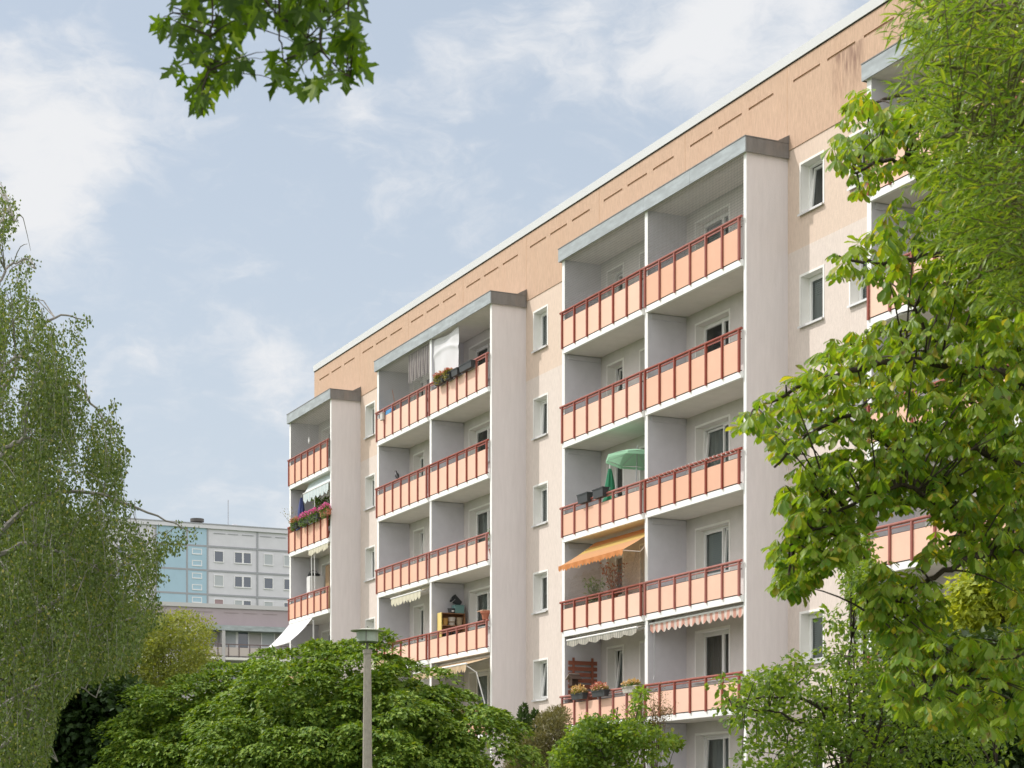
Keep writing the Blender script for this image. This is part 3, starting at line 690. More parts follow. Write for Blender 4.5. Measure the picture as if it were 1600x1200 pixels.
for px, w, lab, fl in ((688, .7, 'dark flower box with trailing red geraniums below the white sheet', flower_mix), (701, .5, 'dark flower box with fading flowers right of the geraniums', flower_mix), (713, .5, 'small empty dark flower box on the top rail', None), (730, .95, 'long empty dark flower box on the top rail near the pier', None)):
    s_, _ = onplane(px, 590, -.21); flower_box(s_, topr, w, lab, dk, fl, dryherb if fl else None, h=.22, trail=.16 if fl else 0, tall=.65)
r4 = zb(4) + 1.02 - .12
for px, lab in ((908, 'black flower box sitting on the rail, left of its twin'), (932, 'black flower box sitting on the rail, nearer the green parasol')):
    s_, _ = onplane(px, 780, -.12); flower_box(s_ + .28, r4, .62, lab, dk, None, None, h=.26, y=-.14, d=.2)
r5 = zb(5) + 1.22 - .26
for px, lab, fl, bm, w in ((458, 'flower box of red and white flowers at the outer corner', flower_mix, dk, .8), (474, 'flower box spilling bright pink petunias', flower_pink, dk, 1.35), (488, 'dark flower box with pink petunias and a grey pot', flower_pink, dk, 1.2), (505, 'terracotta flower box with a few pink flowers near the pier', flower_pink, terracotta, 1.0)):
    s_, _ = onplane(px, 815, -.2); flower_box(s_ + .3, r5, w * .9, lab, bm, fl, herb, h=.2, trail=.24, tall=1.25)
s_, z_ = onplane(760, 962, -.08)
t = bt('terracotta_pot', -15.38, -.08, zb(3) + 1.02, 'terracotta pot standing on the rail against the pier', 'flower pot')
MB().lathe([(.09, 0), (.13, .2), (.155, .2), (.16, .27), (.13, .27), (.12, .22)], 16).build('pot', terracotta, t)
MB().box(-.34, .12, -.14, .14, .275, .30).build('saucer_board', mat('pale_wood', (.5, .32, .22), .7), t)

# --- parasols
def parasol_open(t, r, h, m, ribs=8):
    c = MB(); n = ribs; nv = 5
    def P(a, v):
        return (r * v * math.cos(a), r * v * math.sin(a), h - .16 * r * v ** 1.8 - .14 * r * v)
    for i in range(n):
        a0, a1 = 2 * math.pi * i / n, 2 * math.pi * (i + 1) / n
        for j in range(nv):
            for s_ in range(4):
                def Q(sx, v):
                    p0, p1 = Vector(P(a0, v)), Vector(P(a1, v)); q = p0.lerp(p1, sx); q.z += .05 * r * math.sin(math.pi * sx) * v * .5; return tuple(q)
                q = [Q(s_ / 4, j / nv), Q((s_ + 1) / 4, j / nv), Q((s_ + 1) / 4, (j + 1) / nv), Q(s_ / 4, (j + 1) / nv)]
                c.poly(q if j else q[1:])
        p0, p1 = Vector(P(a0, 1)), Vector(P(a1, 1)); d = Vector((0, 0, -.07)); c.poly([p0, p1, p1 + d, p0 + d * 1.15])
    c.build('canopy', m, t)
    MB().tube([(0, 0, h + .09), (0, 0, -.2)], .018, 8).build('pole', pole_metal, t)
    for i in range(n):
        a = 2 * math.pi * i / n; p = Vector(P(a, .97)); MB().tube([(0, 0, h - .04), p - Vector((0, 0, .015))], .006, 4).build('rib', pole_metal, t)
    MB().lathe([(.001, .13), (.02, .11), (.02, .07)], 8, (0, 0, h)).build('finial', white_metal, t)
zf4 = bx0(4)
gp = bt('parasol', -6.55, .48, zf4 + .2, 'open pale green parasol on the balcony, partly behind the divider', 'parasol', 'parasols on the balconies')
parasol_open(gp, .90, EYE + 10.50 - zf4 - .2, stripemat('green_parasol_cloth', [(.40, .68, .48), (.40, .68, .48)], 1, trans=.3)); gp.rotation_euler = (R(-4), R(-3), BROT)
def parasol_closed(s, y, z, h, top, m, label, r=.13, low=.35):
    t = bt('parasol', s, y, z, label, 'parasol', 'parasols on the balconies')
    def fold(u, v):
        a = 2 * math.pi * u; k = v ** .8; rr = r * (.18 + .82 * k) * (1 + .28 * math.sin(6 * a + 2 * v)) * (1 - .45 * math.exp(-((v - .62) / .08) ** 2)); return (rr * math.cos(a), rr * math.sin(a), top - (top - low) * v)
    MB().grid(fold, 48, 14).build('canopy', m, t, smooth=True)
    MB().tube([(0, 0, 0), (0, 0, top + .12)], .018, 8).build('pole', white_metal, t); MB().lathe([(.16, 0), (.16, .06), (.05, .1), (.03, .25)], 16).build('foot', pole_metal, t); return t
sp_, _ = onplane(953, 740, .4); parasol_closed(sp_, .4, zf4, 0, EYE + 10.15 - zf4, stripemat('dark_green_cloth', [(.07, .30, .17), (.10, .36, .22)], .5, trans=.2), 'folded dark green parasol beside the open pale green one', .19, .55)
sp_, _ = onplane(471, 790, .3); parasol_closed(sp_, .3, bx0(5), 0, EYE + 13.45 - bx0(5), stripemat('blue_cloth', [(.12, .15, .36), (.16, .19, .42)], .5, trans=.2), 'folded blue parasol behind the pink petunias', .2, .8)

# --- furniture and odds and ends
t = bt('wooden_screen', -9.86, .0, bx0(2) - .05, 'red-brown slatted wooden screen fixed against the side wall', 'slatted screen')
wood = mat('red_brown_wood', (.25, .085, .05), .7, var=.2, vscale=9, stretch=(1, .3, 3))
for i in range(11): MB().box(.012, .03, .07, 1.02, .12 + i * .172, .12 + i * .172 + .115).build('slat', wood, t)
for y in (.2, .82): MB().box(.0305, .05, y, y + .07, .08, 2.05).build('upright', wood, t)
sb, zb_h = onplane(899, 1060, .12)
t = bt('bird_house', -9.55, .1, EYE + 4.1, 'small dark wooden bird house in front of the slatted screen', 'bird house')
darkwood = mat('dark_wood', (.06, .035, .025), .8)
MB().box(-.1, .1, -.1, .1, 0, .2).build('body', darkwood, t)
MB().obox((-.08, 0, .27), (.12, 0, .075), (0, .17, 0), (-.005, 0, .008)).build('roof', mat('bird_roof', (.42, .36, .32), .8), t); MB().obox((.09, 0, .27), (.12, 0, -.09), (0, .17, 0), (.006, 0, .008)).build('roof', darkwood, t)
MB().tube([(0, 0, -1.15), (0, 0, 0)], .022, 6).build('post', darkwood, t)
t = bt('white_cabinet', -33.9, .5, bx0(4), 'tall white cabinet on the balcony below the pale yellow awning', 'cabinet')
MB().box(-.42, 0, 0, .6, 0, 1.75).build('case', mat('white_lacquer', (.80, .80, .79), .4), t, bevel=.008)
MB().box(.001, .018, .02, .29, .06, 1.72).build('door', white_metal, t); MB().box(.001, .018, .31, .58, .06, 1.72).build('door', white_metal, t); MB().box(-.41, -.01, -.02, -.001, .06, 1.72).build('side_panel', white_metal, t)
t = bt('box_stack', -33.95, .62, bx0(4) + 1.752, 'dark bag lying on top of the tall white cabinet', 'bag')
def bag(u, v):
    a, b_ = 2 * math.pi * u, math.pi * v; q = 1 + .12 * math.sin(3 * a + 2 * b_); return (-.2 + .2 * math.sin(b_) * math.cos(a) * q, .1 + .26 * math.sin(b_) * math.sin(a) * q, .075 - .075 * math.cos(b_))
MB().grid(bag, 20, 8).build('sack', dk, t, smooth=True); MB().tube([(-.2, -.1, .12), (-.2, .0, .24), (-.2, .2, .24), (-.2, .3, .12)], .012, 6).build('handle', dk, t); t.name = 'bag'
t = bt('brown_cupboard', -32.6, .8, bx0(4), 'narrow brown cupboard beside the tall white cabinet', 'cupboard')
MB().box(-.3, .2, 0, .35, 0, 2.05).build('case', mat('brown_board', (.27, .17, .08), .7), t); MB().box(-.28, .18, -.018, -.001, .05, 2.0).build('door', mat('brown_board_front', (.30, .19, .09), .6), t)
# shelf with pots beside the divider, second bay
t = bt('balcony_shelf', -19.9, .2, bx0(3), 'open wooden shelf with a yellow side board standing beside the divider', 'shelf')
brown = mat('shelf_wood', (.30, .15, .07), .7, var=.2, vscale=6, stretch=(1, 1, .3)); yel = mat('yellow_board', (.74, .58, .20), .6)
MB().box(0, .36, -.03, -.002, 0, 1.55).build('side_board', yel, t); MB().box(0, .36, .83, .86, 0, 1.55).build('side_board', brown, t); MB().box(0, .02, 0, .83, 0, 1.55).build('back_board', brown, t)
for z in (.1, .62, 1.1, 1.52): MB().box(.02, .355, 0, .83, z, z + .025).build('shelf_board', brown, t)
def pot(name, s, y, z, r, h, m, label, cat, taper=.8, rim=True):
    t = bt(name, s, y, z, label, cat); pr = [(r * taper, 0), (r, h), (r * 1.06, h), (r * 1.06, h + .02), (r * .9, h + .02), (r * .88, h - .04)] if rim else [(r * taper, 0), (r, h * .5), (r * .9, h), (r * .8, h), (r * .75, h - .03)]
    MB().lathe(pr, 18).build('vessel', m, t); return t
zs = bx0(3)
pot('plant_pot', -19.7, .38, zs + 1.127, .1, .22, mat('ochre_glaze', (.45, .25, .06), .4), 'ochre pot on the upper board of the yellow-sided shelf', 'pot', .9)
t = pot('basket', -19.7, .62, zs + 1.127, .13, .26, mat('wicker_white', (.52, .47, .40), .8), 'pale woven basket in the middle of the shelf', 'basket'); MB().lathe([(.125, .1), (.14, .12), (.125, .14)], 18).build('band', mat('wicker_dark', (.25, .18, .12), .8), t)
pot('basket', -19.7, .9, zs + 1.127, .12, .26, mat('wicker_tan', (.40, .31, .20), .8), 'tan woven basket at the inner end of the shelf', 'basket')
for y, lab in ((.45, 'dark pot on the low board of the shelf, towards the rail'), (.78, 'dark pot on the low board of the shelf, towards the house')): pot('plant_pot', -19.7, y, zs + .647, .13, .24, dk, lab, 'pot')
t = pot('cooking_pot', -19.72, .62, zs + 1.547, .13, .15, dk, 'black pot with a white spot on top of the shelf', 'pot'); MB().tube([(.13, -.04, .07), (.138, 0, .07), (.13, .04, .07)], .03, 6).build('spot', white_metal, t)
t = bt('storage_tub', -19.74, .87, zs + 1.547, 'teal plastic tub on top of the shelf', 'tub')
MB().box(-.14, .16, -.17, .17, 0, .26).build('tub', mat('teal_plastic', (.16, .30, .29), .5), t, bevel=.015); MB().box(-.15, .17, -.18, .18, .262, .285).build('lid', mat('teal_plastic_lid', (.20, .36, .35), .5), t)
t = bt('metal_bucket', -19.74, .88, zs + 1.84, 'dark tilted bucket lying on the teal tub', 'bucket'); t.rotation_euler = (R(58), R(12), BROT)
MB().lathe([(.10, 0), (.15, .32), (.16, .32), (.145, .30), (.09, .02)], 18, (0, .08, -.02)).build('pail', dk, t); MB().tube([(-.15, .08, .28), (-.1, -.1, .3), (.1, -.1, .3), (.15, .08, .28)], .008, 5).build('handle', pole_metal, t)
# blue basin and broom at the top left of the second bay
t = bt('blue_basin', -24.45, .35, zb(6) + 1.12, 'blue plastic basin leaning behind the top rail', 'basin'); t.rotation_euler = (R(70), 0, BROT)
MB().lathe([(.18, 0), (.26, .16), (.285, .16), (.285, .18), (.25, .18), (.17, .02)], 22).build('basin', mat('blue_plastic', (.08, .30, .62), .4), t); MB().lathe([(.287, .165), (.30, .172), (.287, .18)], 22).build('rim', mat('blue_plastic_rim', (.10, .36, .68), .4), t)
t = bt('broom', -24.0, .3, bx0(6), 'broom with an orange handle leaning behind the top rail', 'broom')
MB().tube([(0, .2, 0), (-.12, -.1, 1.75)], .014, 6).build('handle', mat('orange_wood', (.50, .20, .08), .6), t); MB().box(-.14, .14, .16, .24, 0, .1).build('brush', darkwood, t)
t = bt('grey_hamper', -21.0, .45, bx0(6), 'dark laundry stand behind the top rail below the striped cloth', 'laundry stand')
MB().box(-.28, .28, -.2, .2, 1.18, 1.22).build('tray', dk, t)
for x in (-.25, .25): MB().tube([(x, -.15, 0), (x, .15, 1.18)], .016, 6).build('leg', dk, t); MB().tube([(x, .15, 0), (x, -.15, 1.18)], .016, 6).build('leg', dk, t)
MB().box(-.24, .02, -.1, .1, 1.222, 1.5).build('bin', grey_plastic, t)
t = bt('box_planter', -24.2, -.14, zb(6) + .78, 'small grey box clipped to the outside of the top rail', 'box')
MB().box(-.13, .13, -.06, .03, 0, .24).build('case', mat('grey_box', (.52, .50, .48), .6), t, bevel=.01); MB().box(-.14, .14, -.07, .04, .242, .26).build('lid', mat('grey_box_lid', (.6, .58, .56), .6), t); t.name = 'rail_box'
t = bt('white_wall_box', -34.5, .2, zb(6) + 1.7, 'small white hanging ornament in the netted top left loggia', 'ornament'); t.name = 'ornament'
t.location = BW(-33.0, .12, zb(6) + 1.55)
MB().tube([(0, 0, 1.0), (0, 0, .2)], .006, 4).build('string', white_metal, t); MB().obox((.03, 0, .12), (.05, 0, .06), (0, .02, 0), (-.05, 0, .08)).build('pendant', white_metal, t)
# crow on the rail
t = bt('crow', -23.0, -.08, zb(5) + 1.225, 'black crow perched on the rail of the second bay', 'bird')
t.scale = (.8, .8, .8)
feather = mat('black_feathers', (.012, .012, .014), .5)
MB().tube([(-.20, 0, .34), (-.145, 0, .34), (-.09, 0, .345), (-.05, 0, .30), (.0, 0, .22), (.07, 0, .14), (.15, 0, .06), (.26, 0, -.03), (.30, 0, -.06)], [.004, .016, .052, .05, .088, .10, .075, .03, .012], 12).build('body', feather, t, smooth=True)
for y in (-.03, .03): MB().tube([(.02, y, .1), (.0, y, .0)], .007, 5).build('leg', feather, t)
# fairy-light wire wound round one rail
t = bt('light_chain', -4.9, -.08, zb(4) + .99, 'pale light chain wound round the rail right of the parasol', 'light chain')
pts = [(.1 + 4.5 * i / 400, .055 * math.cos(i * .36), .045 * math.sin(i * .36)) for i in range(401)]
MB().tube(pts, .0065, 5).build('cable', mat('pale_cable', (.66, .50, .45), .5), t)
for i in range(22): MB().lathe([(.004, -.02), (.014, -.005), (.008, .012)], 6, (pts[i * 18][0], pts[i * 18][1] - .015, pts[i * 18][2])).build('bulb', white_metal, t)
# potted greenery behind nets and parasols
def potted(s, y, z, h, label, m=herb, n=320, spread=.28, pm=terracotta, lf=.1):
    t = bt('potted_plant', s, y, z, label, 'potted plant', 'potted plants on the balconies')
    MB().lathe([(.11, 0), (.15, .26), (.16, .26), (.16, .29), (.13, .28)], 16).build('pot', pm, t)
    k = rng.integers(0, 9, n); a = k * .7 + .3; tt = rng.uniform(.12, 1, n); P = np.stack([np.cos(a) * spread * tt ** 1.6, np.sin(a) * spread * tt ** 1.6, .28 + (h - .28) * tt ** .8], 1) + rng.normal(0, .045, (n, 3))
    cloud('foliage', [simple_leaf(.5)], P, rv(n) + P * [1, 1, 0], rv(n) + UP, rng.uniform(.6, 1.3, n) * lf, m, t)
    for i in range(5): MB().tube([(0, 0, .25), (math.cos(i * 1.4) * spread * .3, math.sin(i * 1.4) * spread * .3, h * .6), (math.cos(i * 1.4) * spread * .8, math.sin(i * 1.4) * spread * .8, h * .92)], [.01, .007, .003], 5).build('stem', mat('plant_stem', (.10, .12, .04), .8), t)
    return t
potted(-9.0, .5, bx0(3), 1.45, 'green potted plant behind the torn net')
potted(-8.3, .75, bx0(3) + .3, 1.5, 'reddish potted plant under the orange awning', leafmat('red_leaves', (.25, .07, .04), (.3, .12, .05)), spread=.35)
t = potted(-32.0, .5, bx0(5) + .25, 1.55, 'tall leafy potted plant behind the petunias', n=700, spread=.5, lf=.14)
potted(-33.1, .55, bx0(5) + .55, .95, 'small potted plant beside the folded blue parasol', n=200, spread=.22)
potted(-30.5, .4, bx0(5) + .3, 1.7, 'potted vine with violet flowers at the pier', leafmat('vine_leaves', (.08, .12, .04), (.14, .16, .05), (.16, .08, .3)), n=400, spread=.3)
potted(-34.8, .05, bx0(5) + .65, 1.1, 'wispy potted plant at the outer corner of the petunia balcony', dryherb, n=90, spread=.55, lf=.07)
potted(-20.0 + 4.0, .5, bx0(4) + .2, .95, 'small dark leafed potted plant behind the rail of the second bay', n=120, spread=.2)
t = bt('garden_chair', -2.9, .45, EYE + .19, 'blue chair back showing on the ground floor balcony', 'chair')
blue = mat('blue_chair_plastic', (.03, .10, .42), .4)
def cback(u, v): return (-.24 + .48 * u, .03 * math.cos((u - .5) * 3), .45 + .5 * v - .12 * v * (2 * u - 1) ** 2)
MB().grid(cback, 10, 6).build('backrest', blue, t, smooth=True); MB().box(-.23, .23, -.42, .02, .42, .45).build('seat', blue, t)
for x in (-.2, .2):
    for y in (-.38, 0): MB().box(x - .02, x + .02, y - .02, y + .02, 0, .42).build('leg', blue, t)

# ------------------------------------------------------------------ houses behind (fronts parallel to the end wall of the big block)
def far_frame(px, Y):                      # origin below pixel column px at distance Y; local x to the right along the front, y away from us
    p = at(px, HY, Y); return (p.x, p.y, 0)
FROT = TH                                  # direction (cos TH, sin TH)
C_, S_ = math.cos(TH), math.sin(TH)
def fx(px, Y0, px0):                       # local x on the front for a pixel column
    X0 = (px0 - CX) / F * Y0; t = (px - CX) / F; return (t * Y0 - X0) / (C_ - t * S_)
def fz(px, py, Y0, px0):
    return EYE + (HY - py) / F * (Y0 + fx(px, Y0, px0) * S_)
# pale high block with a turquoise stair tower
YB = 205.0; PB = 244
hb = empty('tower_block', far_frame(PB, YB), FROT, 'tall white panel block with a turquoise strip, far behind to the left', 'apartment building')
cw = mat('far_white_panels', (.62, .62, .67), .9, var=.06, vscale=.7, damt=.15, dscale=.2, dark=(.5, .5, .53)); ct = mat('far_turquoise_panels', (.37, .52, .63), .9, var=.05, vscale=.7); cj = mat('far_joint', (.33, .34, .37), .9)
cgl = mat('far_window_glass', (.07, .09, .13), .08, spec=.9); cwf = mat('far_window_frame', (.74, .74, .76), .6); cbl = mat('far_window_blind', (.42, .45, .48), .5); crd = mat('far_window_curtain', (.34, .24, .26), .6)
XL, XT, XR = -30.0, fx(324, YB, PB), fx(402, YB, PB); pw = XR - XT; XE = XT + pw * 4
top_ = fz(324, 826, YB, PB); cap_ = fz(324, 820, YB, PB); lv = [fz(324, y, YB, PB) for y in (853.5, 891.2, 929)]; st = lv[0] - lv[1]
hw = MB(); 
def slabwall(x0, x1, m, nm, y=0.0): return MB().box(x0, x1, y, 11, 0, top_).build(nm, m, hb)
slabwall(XL, 0, cw, 'white_front'); slabwall(0, XT, ct, 'stair_tower', -.05); slabwall(XT, XE, cw, 'white_front')
MB().box(XL - .1, XE + .1, -.25, 11.2, top_ + .003, cap_).build('roof_edge', cw, hb); MB().box(XL - .12, XE + .12, -.3, 11.3, cap_ + .003, cap_ + .12).build('roof_flashing', cj, hb)
nlev = int(lv[0] / st) + 1
for i in range(nlev):
    z = lv[0] - st * i
    if z > 2: MB().box(XL, XE, -.075, -.052, z - .10, z + .10).build('floor_joint', cj, hb)
for x in [XT - .0, XT + pw, XT + 2 * pw, XT + 3 * pw, fx(292, YB, PB), -.05, -pw, -2 * pw]: MB().box(x - .09, x + .09, -.08, -.053, 0, top_).build('panel_joint', cj, hb)
for x0, x1 in ((334, 352), (356, 372), (406, 424), (430, 446), (378, 396)): MB().box(fx(x0, YB, PB), fx(x1, YB, PB), -.06, -.005, fz(324, 833, YB, PB), fz(324, 832, YB, PB)).build('vent_slot', cj, hb)
def far_window(par, x0, x1, z0, z1, kinds, n=1):
    w = MB(); t = .08
    w.box(x0 - t, x1 + t, -.10, -.01, z0 - t * 1.4, z0); w.box(x0 - t, x1 + t, -.07, -.01, z1, z1 + t); w.box(x0 - t, x0, -.07, -.01, z0, z1); w.box(x1, x1 + t, -.07, -.01, z0, z1)
    for k in range(1, n): xm = x0 + (x1 - x0) * k / n; w.box(xm - .10, xm + .10, -.07, -.01, z0, z1)
    o = w.build('window', cwf, par)
    for k in range(n):
        a = x0 + (x1 - x0) * k / n + (.1 if k else 0); b = x0 + (x1 - x0) * (k + 1) / n - (.1 if k < n - 1 else 0)
        MB().poly([(a, -.03, z0), (b, -.03, z0), (b, -.03, z1), (a, -.03, z1)]).build('pane', kinds[k], o)
    return o
for i in range(min(nlev - 1, 6)):
    zt = lv[0] - st * i - st * .19; zo = zt - st * .42
    for j, xx in enumerate((XT, XT + pw, XT + 2 * pw, XT + 3 * pw)):
        k = random.choice
        a, b = fx(335.3, YB, PB) - XT, fx(348.3, YB, PB) - XT; far_window(hb, xx + a, xx + b, zo, zt, [k((cgl, cgl, cgl, cbl, crd))])
        a, b = fx(367, YB, PB) - XT, fx(391.5, YB, PB) - XT; far_window(hb, xx + a, xx + b, zo, zt, [k((cgl, cbl, cgl)), k((cgl, cbl, cgl))], 2)
    a, b = fx(301, YB, PB), fx(314.3, YB, PB)
    for q in (.16, .64): far_window(hb, a, b, lv[0] - st * (i + q + .17), lv[0] - st * (i + q), [k((cgl, cbl))])
    for xx in (-pw * .75, -pw * 1.7): far_window(hb, xx, xx + 2.0, zo, zt, [cgl, cbl], 2)
vent = MB().lathe([(.5, 0), (.5, .6), (.75, .62), (.75, .95), (.3, 1.0)], 16, (fx(320, YB, PB), 3, cap_ + .1)); vent.build('roof_vent', mat('far_dark_metal', (.08, .075, .07), .7), hb)
MB().tube([(fx(369, YB, PB), 3, cap_ + .1), (fx(369, YB, PB), 3, cap_ + 3.4)], .04, 5).build('aerial', cj, hb)
MB().box(fx(377, YB, PB), fx(384, YB, PB), 3, 4, cap_ + .12, cap_ + .75).build('roof_hatch', cw, hb)
# mauve six-storey block with balconies in front of it
YM = 150.0; PM = 267
hm = empty('mauve_block', far_frame(PM, YM), FROT - R(4), 'mauve apartment block with a flat zinc balcony roof, in front of the tall white block', 'apartment building')
cm = mat('mauve_plaster', (.38, .325, .345), .95, var=.06, vscale=.8, stretch=(1, 1, .3), bump=.2, bscale=8); cml = mat('mauve_loggia_paint', (.46, .44, .45), .95, var=.04, vscale=.6); cmp = mat('mauve_balcony_panel', (.50, .44, .42), .8)
mx = lambda px: (px - PM) / F * YM / .93
mz = lambda py: EYE + (HY - py) / F * YM
XM0, XM1 = mx(150), mx(520); zt = mz(947); zl = mz(976)
MB().box(XM0, XM1, 0, 11, zl, zt).build('attic_wall', cm, hm); MB().box(XM0 - .1, XM1 + .1, -.12, 11.2, zt + .003, zt + .32).build('roof_flashing', mat('far_flashing', (.50, .49, .50), .6), hm)
MB().box(XM0, XM1, .003, 11, 0, zl - .003).build('wall', cml, hm)
for x0, x1 in ((273, 298), (305, 328), (345, 367), (374, 395), (403, 425)): MB().box(mx(x0), mx(x1), -.03, -.004, mz(954), mz(953.3)).build('vent_slot', mat('mauve_slot', (.30, .255, .255), .9), hm)
MB().box(mx(300), mx(441), -1.25, -.003, mz(984), mz(976)).build('balcony_roof', zinc, hm)
for k in range(5):
    z = mz(1026) - 2.8 * k
    MB().box(mx(300), mx(441), -1.2, -.003, z - .2, z).build('balcony_slab', soffit, hm)
    pb = MB()
    for i in range(9): pb.box(mx(300) + (mx(441) - mx(300)) * i / 9 + .05, mx(300) + (mx(441) - mx(300)) * (i + 1) / 9 - .05, -1.18, -1.14, z + .12, z + .78)
    pr_ = MB().box(mx(300), mx(441), -1.22, -1.14, z + .97, z + 1.05)
    for i in range(10): x = mx(300) + (mx(441) - mx(300)) * i / 9; pr_.box(x - .04, x + .04, -1.21, -1.185, z, z + .97)
    pb.build('balcony_panel', cmp, hm); pr_.build('railing', mat('far_railing', (.16, .12, .12), .6), hm)
    zo, zz = z + 1.0, z + 2.25
    far_window(hm, mx(347.5), mx(381), zo - .3, zz, [cbl, cgl], 2); far_window(hm, mx(402), mx(420), zo, zz, [cbl]); far_window(hm, mx(318), mx(330), zo - .3, zz, [cbl]); far_window(hm, mx(300.5), mx(312), zo, zz, [cgl])
for px in (300, 339.5, 441): MB().box(mx(px) - .13, mx(px) + .13, -1.24, -.003, 0, mz(984.5)).build('side_wall', cml, hm)
for px in (278, 460): 
    for k in range(5): far_window(hm, mx(px), mx(px) + 1.0, mz(1026) - 2.8 * k + 1, mz(1026) - 2.8 * k + 2.2, [cgl])

# ------------------------------------------------------------------ street lamps
concrete = mat('lamp_concrete', (.36, .33, .29), .9, var=.15, vscale=14, bump=.5, bscale=70, damt=.3, dscale=5, dark=(.25, .23, .20))
lampglass = mat('lamp_diffuser', (.36, .42, .36), .35, var=.06, vscale=3); steel = mat('lamp_steel', (.16, .155, .15), .5, metal=.4, damt=.4, dscale=9, dark=(.3, .27, .22)); disc = mat('lamp_disc', (.52, .52, .47), .5, damt=.4, dscale=5, dark=(.3, .3, .27))
def lamp(p, top, label):
    t = empty('street_lamp', (p.x, p.y, 0), 0, label, 'street lamp', 'concrete street lamps among the trees'); z = top
    m = MB(); n = 8; h = z - .46
    m.lathe([(.105, 0), (.062, h), (.062, h)], n); m.build('post', concrete, t)
    MB().lathe([(.062, h + .003), (.064, h + .06), (.075, h + .08), (.078, h + .14), (.05, h + .15)], n).build('collar', concrete, t)
    MB().tube([(0, 0, h + .14), (0, 0, z - .15)], .02, 8).build('stem', steel, t)
    MB().lathe([(.165, z - .19), (.178, z - .185), (.178, z - .022), (.165, z - .02)], 28).build('diffuser', lampglass, t)
    MB().lathe([(.05, z - .018), (.272, z - .016), (.278, z - .005), (.12, z + .022), (.02, z + .03), (.018, z + .045)], 32).build('shade', disc, t)
    for k in range(3): a = 2.09 * k + .5; MB().tube([(.188 * math.cos(a), .188 * math.sin(a), z - .02), (.188 * math.cos(a), .188 * math.sin(a), z - .2), (.02 * math.cos(a), .02 * math.sin(a), z - .2)], .007, 5).build('strut', steel, t)
    MB().lathe([(.012, z + .045), (.016, z + .06), (.004, z + .07)], 8).build('bolt', steel, t)
    return t
lamp(at(574, 985, 31.6), at(574, 985, 31.6).z, 'concrete street lamp with a flat round shade in front of the round maple')
lamp(at(172, 1078, 52), at(172, 1078, 52).z, 'street lamp half hidden between the birch and the left round maple')

# ------------------------------------------------------------------ trees
bark = mat('grey_bark', (.13, .105, .08), .95, var=.3, vscale=12, stretch=(1, 1, .25), bump=.8, bscale=30)
dark_bark = mat('dark_bark', (.06, .045, .035), .95, var=.3, vscale=12, bump=.8, bscale=30)
birch_bark = mat('birch_bark', (.27, .255, .235), .9, var=.35, vscale=10, stretch=(.4, .4, 2), bump=.4, bscale=40, damt=.6, dscale=6, dark=(.08, .07, .06))
def curve(pts, n=24, wob=0.0, seed=0):            # smooth path through points
    P = [np.array(p, float) for p in pts]; P = [2 * P[0] - P[1]] + P + [2 * P[-1] - P[-2]]; out = []
    m = len(P) - 3
    r = np.random.default_rng(seed)
    for i in range(m):
        for k in range(max(2, n // m)):
            t = k / max(2, n // m); a, b, c, d = P[i:i + 4]
            out.append(.5 * ((2 * b) + (-a + c) * t + (2 * a - 5 * b + 4 * c - d) * t * t + (-a + 3 * b - 3 * c + d) * t ** 3) + r.normal(0, wob, 3))
    out.append(P[-2]); return out
def limb(mb, pts, r0, r1, n=7, steps=24, wob=0.0, seed=0):
    c = curve(pts, steps, wob, seed); k = len(c); mb.tube(c, [r0 + (r1 - r0) * (i / (k - 1)) ** .8 for i in range(k)], n, True); return np.array(c)
def twigs(mb, ends, skel, r=.008, n=4, sag=.1, maxd=9):
    """Thin twigs from leaf clusters back to the nearest limb point."""
    for e in ends:
        d = np.linalg.norm(skel - e, axis=1) + np.maximum(0, skel[:, 2] - e[2]) * .6; q = skel[d.argmin()]
        if d.min() > maxd: continue
        m = (e + q) / 2 + np.array([0, 0, sag * d.min()]); mb.tube([q, (q + m) / 2 + [0, 0, sag * .3 * d.min()], m, (m + e) / 2 + [0, 0, .01], e], [r * 1.8, r * 1.5, r * 1.2, r, r * .5], n, False)

